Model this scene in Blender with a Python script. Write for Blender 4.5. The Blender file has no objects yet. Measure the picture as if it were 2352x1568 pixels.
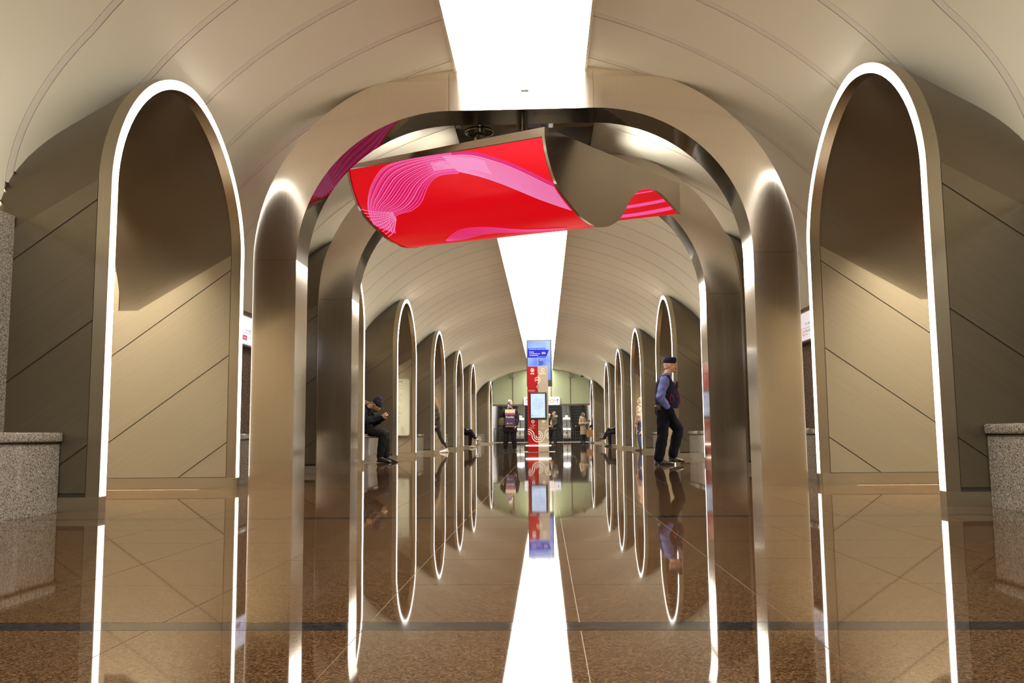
import bpy, bmesh, math, random
import numpy as np
from mathutils import Vector, Matrix, Euler

random.seed(7)
SC = bpy.context.scene
COL = SC.collection
PI = math.pi

# ------------------------------------------------------------------ camera
def set_camera():
    f, p, y, r, xc, h = 2000.0, .1068, .0369, -.0091, .2181, .52
    R0 = Vector((math.cos(y), math.sin(y), 0)); F0 = Vector((-math.sin(y), math.cos(y), 0)); Z = Vector((0, 0, 1))
    F = F0 * math.cos(p) + Z * math.sin(p); U = -F0 * math.sin(p) + Z * math.cos(p)
    RT = R0 * math.cos(r) + U * math.sin(r); UP = -R0 * math.sin(r) + U * math.cos(r)
    cd = bpy.data.cameras.new('camera'); cam = bpy.data.objects.new('camera', cd); COL.objects.link(cam)
    m = Matrix((RT, UP, -F)).transposed().to_4x4(); m.translation = (xc, 0, h)
    cam.matrix_world = m
    cd.sensor_width = 36.0; cd.lens = 36.0 * f / 2352.0; cd.clip_start = .05; cd.clip_end = 300
    SC.camera = cam
set_camera()

# ------------------------------------------------------------------ world, light levels and exposure
wd = bpy.data.worlds.new('station_dark'); SC.world = wd; wd.use_nodes = True
wd.node_tree.nodes['Background'].inputs[0].default_value = (1.0, .86, .68, 1)
wd.node_tree.nodes['Background'].inputs[1].default_value = .02
STRIP_POWER, RING_POWER, PLATFORM_POWER = 13.0, 3.4, 85.0
STRIP_COL, RING_COL = (1.0, .93, .81), (1.0, .95, .86)
SC.view_settings.view_transform = 'Standard'
SC.view_settings.look = 'None'
SC.view_settings.gamma = 1.0
SC.view_settings.use_curve_mapping = False
SC.view_settings.exposure = 0.10
try:
    SC.cycles.use_denoising = True
    SC.cycles.max_bounces = 9; SC.cycles.diffuse_bounces = 5; SC.cycles.glossy_bounces = 5
    SC.cycles.caustics_reflective = True; SC.cycles.blur_glossy = 1.0
    SC.cycles.sample_clamp_indirect = 6.0
except Exception:
    pass

# ------------------------------------------------------------------ measures (metres)
W = 2.995           # hall half width at the archway faces
Z0, L, D = 6.2293, 6.3215, 2.8708   # first archway near edge, bay length, archway width
HW = D / 2
ZT, ZS, NE = 3.7246, 2.449, 1.82
RW = .09            # glowing ring width
VA, VB, VC = 3.885, 2.167, 2.40     # vault ellipse
XS = .715           # half width of the luminous strip
Y_END = 53.6
Y_P1, Y_P2, P_DEP = 9.2, 11.95, .46
BAYS = [0, 1, 2, 3, 4, 5, 7]
def near_y(k): return Z0 + k * L
def far_y(k): return Z0 + k * L + D

# ------------------------------------------------------------------ mesh helpers
class MB:
    def __init__(s): s.v = []; s.f = []; s.m = []; s.uv = None
    def add(s, vs, fs, m=0):
        o = len(s.v); s.v += [tuple(v) for v in vs]
        for f in fs: s.f.append(tuple(i + o for i in f)); s.m.append(m)
        return s
    def box(s, x0, x1, y0, y1, z0, z1, m=0):
        vs = [(x, y, z) for z in (z0, z1) for y in (y0, y1) for x in (x0, x1)]
        return s.add(vs, [(0, 2, 3, 1), (4, 5, 7, 6), (0, 1, 5, 4), (2, 6, 7, 3), (0, 4, 6, 2), (1, 3, 7, 5)], m)
    def prism(s, poly, fn, d0, d1, m=0):
        """poly: 2D outline (counter-clockwise), fn(u, v, d) -> xyz"""
        n = len(poly); vs = [fn(u, v, d0) for u, v in poly] + [fn(u, v, d1) for u, v in poly]
        fs = [tuple(range(n)), tuple(range(2 * n - 1, n - 1, -1))]
        fs += [(i, i + n, (i + 1) % n + n, (i + 1) % n) for i in range(n)]
        return s.add(vs, fs, m)
    def strip(s, rows, m=0, close=False, flip=False):
        """rows of equal length -> quads"""
        n = len(rows[0]); o = len(s.v)
        for r in rows: s.v += [tuple(p) for p in r]
        for i in range(len(rows) - 1):
            for j in range(n if close else n - 1):
                a, b = o + i * n + j, o + i * n + (j + 1) % n
                c, d = b + n, a + n
                s.f.append((d, c, b, a) if flip else (a, b, c, d)); s.m.append(m)
        return s
    def tube(s, pts, r, seg=8, m=0, cap=True):
        pts = [Vector(p) for p in pts]; rows = []
        rs = r if isinstance(r, (list, tuple)) else [r] * len(pts)
        up = None
        for i, p in enumerate(pts):
            t = (pts[min(i + 1, len(pts) - 1)] - pts[max(i - 1, 0)]).normalized()
            if up is None:
                up = t.orthogonal().normalized()
            up = (up - t * up.dot(t)).normalized(); b = t.cross(up)
            rows.append([p + (up * math.cos(2 * PI * k / seg) + b * math.sin(2 * PI * k / seg)) * rs[i] for k in range(seg)])
        o = len(s.v); s.strip(rows, m, close=True)
        if cap:
            s.f.append(tuple(range(o + seg - 1, o - 1, -1))); s.m.append(m)
            e = len(s.v) - seg; s.f.append(tuple(range(e, e + seg))); s.m.append(m)
        return s
    def lathe(s, prof, seg=24, c=(0, 0, 0), m=0):
        rows = [[(c[0] + r * math.cos(2 * PI * k / seg), c[1] + r * math.sin(2 * PI * k / seg), c[2] + z) for k in range(seg)] for r, z in prof]
        return s.strip(rows, m, close=True)
    def build(s, name, mats, parent=None, smooth=False, off=None, fix=True):
        me = bpy.data.meshes.new(name)
        if off is not None: vs = [(a - off[0], b - off[1], c - off[2]) for a, b, c in s.v]
        else: vs = s.v
        me.from_pydata(vs, [], s.f); me.update()
        for mt in (mats if isinstance(mats, (list, tuple)) else [mats]): me.materials.append(mt)
        me.polygons.foreach_set('material_index', s.m)
        if fix:
            bm = bmesh.new(); bm.from_mesh(me); bmesh.ops.recalc_face_normals(bm, faces=bm.faces); bm.to_mesh(me); bm.free()
        if smooth is True: me.polygons.foreach_set('use_smooth', [True] * len(me.polygons))
        elif smooth: shade_auto(me, smooth)
        return link(name, me, parent)
def shade_auto(me, ang):
    me.polygons.foreach_set('use_smooth', [True] * len(me.polygons))
    bm = bmesh.new(); bm.from_mesh(me)
    for e in bm.edges:
        if len(e.link_faces) == 2 and e.calc_face_angle(0) > ang: e.smooth = False
    bm.to_mesh(me); bm.free()
def link(name, data, parent=None):
    o = bpy.data.objects.new(name, data); COL.objects.link(o)
    if parent is not None: o.parent = parent
    return o
def bevel(o, w, seg=2):
    bm = bmesh.new(); bm.from_mesh(o.data)
    bmesh.ops.bevel(bm, geom=[e for e in bm.edges if len(e.link_faces) == 2 and e.calc_face_angle(0) > .5], offset=w, segments=seg, affect='EDGES', profile=.5)
    bm.to_mesh(o.data); bm.free()
    shade_auto(o.data, .6)
    return o
def tag(o, label=None, cat=None, group=None, kind=None):
    if label: o['label'] = label
    if cat: o['category'] = cat
    if group: o['group'] = group
    if kind: o['kind'] = kind
    return o
def empty(name, loc=(0, 0, 0), rz=0.0, label=None, cat=None, group=None, kind=None):
    o = bpy.data.objects.new(name, None); COL.objects.link(o); o.location = loc; o.rotation_euler = (0, 0, rz)
    o.empty_display_size = .2
    return tag(o, label, cat, group, kind)
def copy_tree(o, parent=None):
    c = o.copy(); COL.objects.link(c); c.parent = parent
    for ch in list(o.children): copy_tree(ch, c)
    return c

# ------------------------------------------------------------------ materials
def mat(name, col=(.5, .5, .5), rough=.5, metal=0.0, spec=.5, emit=None, power=0.0, coat=0.0):
    m = bpy.data.materials.new(name); m.use_nodes = True
    b = m.node_tree.nodes['Principled BSDF']
    b.inputs['Base Color'].default_value = (*col, 1); b.inputs['Roughness'].default_value = rough
    b.inputs['Metallic'].default_value = metal; b.inputs['Specular IOR Level'].default_value = spec
    if coat: b.inputs['Coat Weight'].default_value = coat; b.inputs['Coat Roughness'].default_value = .05
    if emit: b.inputs['Emission Color'].default_value = (*emit, 1); b.inputs['Emission Strength'].default_value = power
    return m
def nodes(m): return m.node_tree.nodes, m.node_tree.links, m.node_tree.nodes['Principled BSDF']
def ramp(n, stops):
    r = n.new('ShaderNodeValToRGB'); e = r.color_ramp.elements
    while len(e) > 1: e.remove(e[-1])
    e[0].position = stops[0][0]; e[0].color = (*stops[0][1], 1)
    for p, c in stops[1:]:
        k = e.new(p); k.color = (*c, 1)
    return r
def brushed(name, col, rough, direction=None, scale=(1.2, 60, 60), bump=.02, var=.12, rvar=.1, aniso=0.0, metal=1.0):
    """steel with a fine grain stretched along local x after rotating by direction (euler)"""
    m = mat(name, col, rough, metal); n, l, b = nodes(m)
    tc = n.new('ShaderNodeTexCoord'); rot = n.new('ShaderNodeMapping'); mp = n.new('ShaderNodeMapping')
    rot.inputs['Rotation'].default_value = direction or (0, 0, 0)
    mp.inputs['Scale'].default_value = scale
    l.new(tc.outputs['Object'], rot.inputs['Vector']); l.new(rot.outputs[0], mp.inputs['Vector'])
    ns = n.new('ShaderNodeTexNoise'); ns.inputs['Scale'].default_value = 1.0; ns.inputs['Detail'].default_value = 4; ns.inputs['Roughness'].default_value = .65
    l.new(mp.outputs[0], ns.inputs['Vector'])
    r = ramp(n, [(.3, tuple(c * (1 - var) for c in col)), (.7, tuple(min(1, c * (1 + var)) for c in col))])
    l.new(ns.outputs['Fac'], r.inputs[0]); l.new(r.outputs[0], b.inputs['Base Color'])
    mr = n.new('ShaderNodeMapRange'); mr.inputs[1].default_value = .3; mr.inputs[2].default_value = .7
    mr.inputs[3].default_value = max(.02, rough - rvar); mr.inputs[4].default_value = rough + rvar
    l.new(ns.outputs['Fac'], mr.inputs[0]); l.new(mr.outputs[0], b.inputs['Roughness'])
    if bump:
        bp = n.new('ShaderNodeBump'); bp.inputs['Strength'].default_value = bump * 10; bp.inputs['Distance'].default_value = .002
        l.new(ns.outputs['Fac'], bp.inputs['Height']); l.new(bp.outputs[0], b.inputs['Normal'])
    if aniso: b.inputs['Anisotropic'].default_value = aniso
    return m
def granite(name, stops, scale, rough, spec=.5, vor=True, grain=None):
    m = mat(name, stops[0][1], rough, 0, spec); n, l, b = nodes(m)
    tc = n.new('ShaderNodeTexCoord'); geo = n.new('ShaderNodeNewGeometry')
    v = n.new('ShaderNodeTexVoronoi'); v.inputs['Scale'].default_value = scale; v.feature = 'F1'
    l.new(geo.outputs['Position'], v.inputs['Vector'])
    ns = n.new('ShaderNodeTexNoise'); ns.inputs['Scale'].default_value = scale * .55; ns.inputs['Detail'].default_value = 3
    l.new(geo.outputs['Position'], ns.inputs['Vector'])
    sp = n.new('ShaderNodeSeparateColor'); l.new(v.outputs['Color'], sp.inputs[0])
    mx = n.new('ShaderNodeMath'); mx.operation = 'ADD'; l.new(sp.outputs[0], mx.inputs[0]); l.new(ns.outputs['Fac'], mx.inputs[1])
    hf = n.new('ShaderNodeMath'); hf.operation = 'MULTIPLY'; hf.inputs[1].default_value = .5; l.new(mx.outputs[0], hf.inputs[0])
    r = ramp(n, stops); l.new(hf.outputs[0], r.inputs[0])
    l.new(r.outputs[0], b.inputs['Base Color'])
    if grain:
        mr = n.new('ShaderNodeMapRange'); mr.inputs[1].default_value = .3; mr.inputs[2].default_value = .7; mr.inputs[3].default_value = grain[0]; mr.inputs[4].default_value = grain[1]
        l.new(hf.outputs[0], mr.inputs[0]); l.new(mr.outputs[0], b.inputs['Specular IOR Level'])
    return m

M = {}
DIAG = (0, math.atan(.72), 0)
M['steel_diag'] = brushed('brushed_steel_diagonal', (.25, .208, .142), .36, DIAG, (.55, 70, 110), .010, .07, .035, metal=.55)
M['steel_frame'] = brushed('brushed_steel_frame', (.40, .35, .27), .30, None, (90, 90, .8), .003, .03, .02)
M['steel_portal'] = brushed('polished_steel_portal', (.88, .81, .715), .14, None, (120, 120, .8), .0015, .02, .02)
M['steel_mirror'] = brushed('mirror_steel', (.62, .575, .51), .09, None, (120, 120, .8), .0, .02, .02)
M['plinth'] = mat('steel_plinth', (.46, .41, .315), .33, 1.0)
M['steel_dark_reflect'] = mat('steel_dark_reflection', (.15, .135, .115), .07, 1.0)  # mirror steel darkened: a dark reflection in the arch reveals, put into the colour
M['seam'] = mat('dark_joint', (.03, .025, .02), .6)
M['shell_shaded'] = brushed('steel_shell_shaded', (.14, .112, .075), .36, DIAG, (.55, 70, 110), .010, .06, .03, metal=.7)  # same brushed steel, darker: shade on hood and passage top, put into the colour
M['steel_outer_shaded'] = brushed('brushed_steel_outer_shaded', (.185, .155, .107), .36, DIAG, (.55, 70, 110), .010, .07, .035, metal=.75)  # shaded copy of the passage steel; outer walls darkened in the base colour
M['vault'] = mat('vault_plaster_panel', (.79, .755, .62), .55, 0, .35)
M['vault_back'] = mat('vault_rib_band', (.75, .685, .60), .6, 0, .3)
M['strip'] = mat('luminous_ceiling', (.9, .9, .9), .5, emit=STRIP_COL, power=STRIP_POWER)
M['ring'] = mat('ring_light', (.9, .9, .9), .5, emit=RING_COL, power=RING_POWER)
M['black'] = mat('black_glass', (.008, .008, .01), .03, 0, .6)
M['granite'] = granite('grey_granite', [(.28, (.045, .038, .030)), (.42, (.14, .12, .098)), (.55, (.27, .24, .20)), (.75, (.42, .385, .33))], 210, .10)
M['granite_wall'] = granite('brown_granite', [(.30, (.05, .035, .028)), (.45, (.15, .105, .085)), (.6, (.25, .19, .155)), (.8, (.38, .31, .27))], 130, .25)
M['floor'] = granite('red_brown_granite', [(.20, (.012, .006, .003)), (.40, (.042, .020, .008)), (.56, (.076, .037, .015)), (.80, (.20, .11, .052))], 270, .03, grain=(.25, .52))
M['floor_band'] = granite('black_granite', [(.3, (.006, .007, .009)), (.7, (.020, .021, .024))], 90, .04, .3)
M['grout'] = mat('grout', (.20, .145, .095), .6)
M['platform_lamp'] = mat('platform_lamp_diffuser', (.9, .9, .9), .5, emit=(1.0, .93, .78), power=PLATFORM_POWER)
M['vault_gap'] = mat('vault_joint', (.16, .13, .11), .7)
# ------------------------------------------------------------------ floor
def build_floor():
    fl = MB().box(-9.5, 9.5, -12.5, 80, -.12, -.0016).build('floor', M['grout']); tag(fl, kind='structure')
    px = .588; rows = []
    half = L / 2; g = .0013
    def band_y(i): return 2.45 + half * i
    single = MB()
    def slab_mb(mb, x0, x1, y0, y1, tilt=(0, 0), at=None):
        xm, ym = (x0 + x1) / 2, (y0 + y1) / 2
        zf = lambda x, y: tilt[0] * (x - xm) + tilt[1] * (y - ym)
        o = at or (0, 0)
        vs = [(x - o[0], y - o[1], z) for x, y in ((x0, y0), (x1, y0), (x1, y1), (x0, y1)) for z in (-.006, None)]
        vs = [(x, y, zf(x + o[0], y + o[1]) if z is None else z) for x, y, z in vs]
        mb.add(vs, [(1, 3, 5, 7), (0, 2, 3, 1), (2, 4, 5, 3), (4, 6, 7, 5), (6, 0, 1, 7)])
    proto = {}
    rest = MB(); bands = MB()
    rnd = random.Random(3)
    count = 0
    for i in range(-5, 17):
        yb = band_y(i)
        if yb + .05 < Y_END + 6:
            if 0 <= i <= 6:
                b = MB(); slab_mb(b, -3.27, 3.27, yb - .05 + g, yb + .05 - g); b.build('dark_floor_band', M['floor_band'], fl, fix=False)
            else: slab_mb(bands, -3.27, 3.27, yb - .05 + g, yb + .05 - g)
        dy = (half - .1) / 5
        for r in range(5):
            y0 = yb + .05 + r * dy; y1 = y0 + dy
            if y1 > 62.3: continue
            for k in range(-11, 11):
                x0 = .0125 + px * (k + .5); x1 = x0 + px
                xm, ym = (x0 + x1) / 2, (y0 + y1) / 2
                if abs(xm) > 3.3:
                    if not any(near_y(q) - .3 < ym < far_y(q) + .3 for q in BAYS): continue
                a, c = (rnd.uniform(-1, 1) * .0005 for _ in range(2))
                vis = 1.2 < y0 < 12.2 and abs(xm) < 3.6 and abs(xm - .22) < .63 * y1 + .3
                if vis and count < 290:
                    key = 'slab'
                    if key not in proto:
                        mb = MB(); slab_mb(mb, -px / 2 + g, px / 2 - g, -dy / 2 + g, dy / 2 - g)
                        o = mb.build('floor_slab', M['floor'], fl, fix=False); proto[key] = o
                    else:
                        o = proto[key].copy(); COL.objects.link(o)
                    o.location = (xm, ym, 0); o.rotation_euler = (c, -a, 0); count += 1
                else:
                    slab_mb(rest, x0 + g, x1 - g, y0 + g, y1 - g, (a * .6, c * .6))
    tag(rest.build('floor_slabs_beyond', M['floor'], fl, fix=False), kind='stuff')
    tag(bands.build('floor_bands_beyond', M['floor_band'], fl, fix=False), kind='stuff')
build_floor()

# ------------------------------------------------------------------ vault
def roof_z(ly, d, hw=HW, zt=ZT, zs=ZS, off=0.0):
    drop = .58 * min(max(0, d - .1), 1.0)
    u = min(1, abs(ly) / hw)
    return zs + (zt - zs) * (1 - u ** NE) ** (1 / NE) - drop
def inside_dormer(x, y, z, e=0.0):
    d = abs(x) - W
    if d < -.02: return False
    for k in BAYS:
        ly = y - near_y(k) - HW
        if abs(ly) < HW - e: return z < roof_z(ly, d) - e
    return False
def chev(x): return .42 * max(0, min(abs(x), 3.2) - .7) + .2 * max(0, abs(x) - 3.2)
def vault_point(t, off=0.0):
    """t in 0..1 from strip edge to springing, 1..1.2 the vertical foot"""
    a0 = math.asin(XS / VA)
    if t <= 1:
        a = a0 + (PI / 2 - a0) * t
        return (VA + off) * math.sin(a), VC + (VB + off) * math.cos(a)
    return VA + off, VC - (t - 1) * 1.75
def vault_piece(s, y0, y1, off, skirt=0.0, zone=None):
    yy = [y0, y1]
    lo, hi = y0 + .7, y1 + 1.35
    dorm = any(near_y(k) - .1 < hi and far_y(k) + .1 > lo for k in BAYS)
    TD = .50
    ts = [TD * i / 12 for i in range(13)]
    mb = MB(); mp = {}
    def P(yv, t, o):
        x, z = vault_point(t, o); return (s * x, yv + chev(x), z)
    def vert(i, j, yv, t):
        key = (round(yv, 4), round(t, 4))
        if key not in mp: mp[key] = len(mb.v); mb.v.append(P(yv, t, off))
        return mp[key]
    def grid(yl, tl):
        for a in range(len(yl) - 1):
            for b in range(len(tl) - 1):
                q = [(yl[a], tl[b]), (yl[a + 1], tl[b]), (yl[a + 1], tl[b + 1]), (yl[a], tl[b + 1])]
                if tl[b] >= TD - .01 and dorm:
                    pp = [P(*c, off) for c in q]
                    if all(inside_dormer(*p_, .015) for p_ in pp) or any(inside_dormer(*p_, .095) for p_ in pp): continue
                mb.f.append(tuple(vert(0, 0, *c) for c in (q if s > 0 else q[::-1]))); mb.m.append(0)
    ny = max(1, int(round((y1 - y0) / .058))) if dorm else 1
    nt = 40 if dorm else 14
    grid([y0, y1], ts)
    yl = [y0 + (y1 - y0) * i / ny for i in range(ny + 1)]
    tl = [TD + (1.2 - TD) * i / nt for i in range(nt + 1)]
    grid(yl, tl)
    if skirt:
        for ye in (y0, y1):
            full = ts + tl[1:]
            for b in range(len(full) - 1):
                q = [P(ye, full[b], off), P(ye, full[b + 1], off)]
                if dorm and full[b] >= TD - .01 and all(inside_dormer(*p_, .02) for p_ in q): continue
                q += [P(ye, full[b + 1], off + skirt), P(ye, full[b], off + skirt)]
                mb.add(q, [(0, 1, 2, 3)])
    return mb
PITCH, BAND = .93, .09
RING0 = 7.985
def build_vault():
    ce = empty('ceiling', (0, 0, 0), kind='structure')
    for s in (-1, 1):
        back = MB()
        y = -12.0
        while y < Y_END:
            y1 = min(y + PITCH, Y_END)
            if y1 > 2:
                p = vault_piece(s, y, y1, .012)
            else:
                p = MB(); ts = [1.2 * i / 20 for i in range(21)]
                p.strip([[(s * vault_point(t, .012)[0], yy + chev(vault_point(t)[0]), vault_point(t, .012)[1]) for t in ts] for yy in (y, y1)])
            o = len(back.v); back.v += p.v; back.f += [tuple(i + o for i in f) for f in p.f]; back.m += p.m
            y = y1
        back.build('vault_backing', M['vault_gap'], ce, smooth=True, fix=False)
        j0 = int(math.floor((3.2 - RING0) / PITCH)); j = j0
        while True:
            ya = RING0 + PITCH * j + BAND / 2; yb = ya + PITCH - BAND
            if ya > Y_END - .2: break
            yb = min(yb, Y_END - .2)
            vault_piece(s, ya, yb, 0.0, .012).build('vault_panel', M['vault'], ce, smooth=.5, fix=False)
            vault_piece(s, yb + .008, yb + BAND - .008, .003, .010).build('vault_rib', M['vault_back'], ce, smooth=.5, fix=False)
            j += 1
    # luminous strip: one shallow curved diffuser per half ring, dark slit between
    st = empty('luminous_ceiling_strip', (0, 0, 4.5), label='long glowing white light strip along the crown of the vault', cat='ceiling light')
    def diffuser(y0, y1):
        mb = MB(); n = 8
        rows = [[(-XS + 2 * XS * i / n, y, 4.505 + .03 * (1 - (2 * i / n - 1) ** 2) - 4.5) for i in range(n + 1)] for y in (y0, y1)]
        mb.strip(rows); return mb
    pr = None
    seg = PITCH / 2
    ranges = [(-12, Y_P1 - .005), (Y_P2 + P_DEP + .005, Y_END)]
    for a, b in ranges:
        y = a
        while y < b - .05:
            y1 = min(y + seg, b)
            diffuser(y + .006, y1 - .006).build('diffuser_panel', M['strip'], st, smooth=True, fix=False)
            y = y1
        for s in (-1, 1):
            MB().box(s * XS - .012, s * XS + .012, a, b, 4.50 - 4.5, 4.58 - 4.5).build('edge_trim', M['vault'], st)
    MB().box(-.9, .9, -12, Y_END, 4.60 - 4.5, 4.66 - 4.5).build('backing_tray', M['seam'], st)
    # black mirror ceiling between the two portals
    bc = MB().box(-.89, .89, Y_P1 + P_DEP, Y_P2, 4.45, 4.60).build('black_ceiling_panel', M['black'], ce)
    return ce
CEIL = build_vault()

# ------------------------------------------------------------------ lit archways
def outline(hw, zs, zt, z0, n=40, d=0.0):
    """(ly, z) from near foot over the top to far foot"""
    drop = .58 * min(max(0, d - .1), 1.0)
    pts = [(-hw, z0)]
    for i in range(n + 1):
        a = PI * i / n; c, s_ = math.cos(a), math.sin(a)
        pts.append((-hw * (1 if c >= 0 else -1) * abs(c) ** (2 / NE), zs - drop + (zt - zs) * abs(s_) ** (2 / NE)))
    pts.append((hw, z0))
    return pts
def clip(poly, a, b, c):
    """keep a*u+b*v>=c"""
    out = []
    for i in range(len(poly)):
        p, q = poly[i], poly[(i + 1) % len(poly)]
        dp, dq = a * p[0] + b * p[1] - c, a * q[0] + b * q[1] - c
        if dp >= 0: out.append(p)
        if (dp >= 0) != (dq >= 0):
            t = dp / (dp - dq); out.append((p[0] + (q[0] - p[0]) * t, p[1] + (q[1] - p[1]) * t))
    return out
def build_archway(name='archway'):
    """left-hand archway, face in the plane x=0, passage running to -x, centred on y=0"""
    t = empty(name)
    hw, zs, zt = HW, ZS, ZT
    ih, iz = HW - RW, ZT - RW
    # frame ring
    mb = MB(); d0, d1 = 0.0, .10
    O = outline(hw, zs, zt, .0); I = outline(ih, zs, iz, .0)
    row = lambda P, d: [(-d, y, z) for y, z in P]
    mb.strip([row(O, d1), row(O, d0), row(I, d0), row(I, d1), row(O, d1)])
    mb.build('arch_frame', M['steel_frame'], t, smooth=.6)
    # light strip on the face
    O = outline(hw - .004, zs, zt - .004, .105); I = outline(ih + .004, zs, iz + .004, .105)
    MB().strip([row(O, 0), row(O, -.006), row(I, -.006), row(I, 0)]).build('light_strip', M['ring'], t, smooth=.6)
    # outer hood (curved roof and the steel behind the panels)
    ds = [.10, .3, .5, .7, .9, 1.1, 1.3]
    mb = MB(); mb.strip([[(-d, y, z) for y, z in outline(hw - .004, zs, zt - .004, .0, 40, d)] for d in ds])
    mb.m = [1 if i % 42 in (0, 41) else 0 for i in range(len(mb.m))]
    mb.build('hood', [M['shell_shaded'], M['seam']], t, smooth=.6)
    # passage lining
    ds = [.10, .3, .5, .7, .9, 1.1, 1.3]
    lh, lz = ih + .014, iz + .014
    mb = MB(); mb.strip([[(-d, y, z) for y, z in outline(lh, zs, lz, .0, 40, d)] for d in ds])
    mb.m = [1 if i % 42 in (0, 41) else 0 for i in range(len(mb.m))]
    mb.build('passage_lining', [M['shell_shaded'], M['seam']], t, smooth=.6)
    # diagonal panels. u = outward distance d, v = z ; seams z = 2.27 - .72*(d-.135) + .91k
    nrm = math.hypot(.72, 1)
    def panels(poly, yface, ydir, name_, m_='steel_diag'):
        for k in range(-5, 4):
            c0 = 2.27 + .72 * .135 + .91 * k
            g = .005 * nrm
            p = clip(clip(poly, .72, 1, c0 + g), -.72, -1, -(c0 + .91) + g)
            if len(p) < 3: continue
            area = abs(sum(p[i][0] * p[(i + 1) % len(p)][1] - p[(i + 1) % len(p)][0] * p[i][1] for i in range(len(p)))) / 2
            if area < .01: continue
            MB().prism(p, lambda u, v, d: (-u, yface + ydir * d, v), 0, .006).build(name_, M[m_], t)
    dz = lambda d: .58 * min(max(0, d - .1), 1.0)
    ext = [(.104, .13), (1.05, .13), (1.05, zs - dz(1.05)), (.104, zs)]
    inn = [(.108, .112), (3.18, .112), (3.18, 3.4), (1.31, 3.4), (1.31, zs - dz(1.1)), (1.1, zs - dz(1.1)), (.108, zs)]
    for s in (-1, 1):
        panels(ext, s * (hw - .004), s, 'wall_panel', 'steel_outer_shaded')
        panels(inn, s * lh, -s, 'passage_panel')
        MB().box(-1.0, .006, s * (hw + .012), s * (hw - RW + .002), 0, .10).build('plinth', M['plinth'], t)
        MB().box(-3.18, -.02, s * (lh + .002), s * (lh - .018), 0, .106).build('passage_plinth', M['plinth'], t)
    for s in (-1, 1): MB().box(-3.2, -1.3, s * (lh + .002), s * (lh + .06), 0, 3.4).build('wing_wall', M['shell_shaded'], t)
    return t
ORD = ['first', 'second', 'third', 'fourth', 'fifth', 'sixth', 'seventh']
AL = {('left', 0): 'tall steel archway with glowing edge filling the left side, nearest the camera',
      ('right', 0): 'tall steel archway with glowing edge filling the right side, nearest the camera',
      ('left', 1): 'glowing steel archway half hidden behind the second portal, left of the seated man',
      ('right', 1): 'glowing steel archway hidden behind the second portal on the right',
      ('left', 2): 'left glowing archway with the route map board in its passage',
      ('right', 2): 'right glowing archway behind the walking guard',
      ('left', 3): 'left glowing archway with the blonde woman walking through it',
      ('right', 3): 'right glowing archway with the person in the pink coat',
      ('left', 4): 'left glowing archway just in front of the crossed patterned sneakers',
      ('right', 4): 'right glowing archway just in front of the crossed black boots',
      ('left', 5): 'left glowing archway behind the crossed patterned sneakers, second from the far wall',
      ('right', 5): 'right glowing archway behind the crossed black boots, second from the far wall',
      ('left', 7): 'smallest left glowing archway beside the green glass end wall',
      ('right', 7): 'smallest right glowing archway beside the hooded woman'}
def place_archways():
    proto = build_archway(); first = True
    for k in BAYS:
        for side, s in (('left', -1), ('right', 1)):
            o = proto if first else copy_tree(proto)
            first = False
            o.location = (s * W, near_y(k) + HW, 0); o.rotation_euler = (0, 0, 0 if s < 0 else PI)
            tag(o, AL[(side, k)], 'archway', 'lit archways along the %s side' % side)
place_archways()

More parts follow.
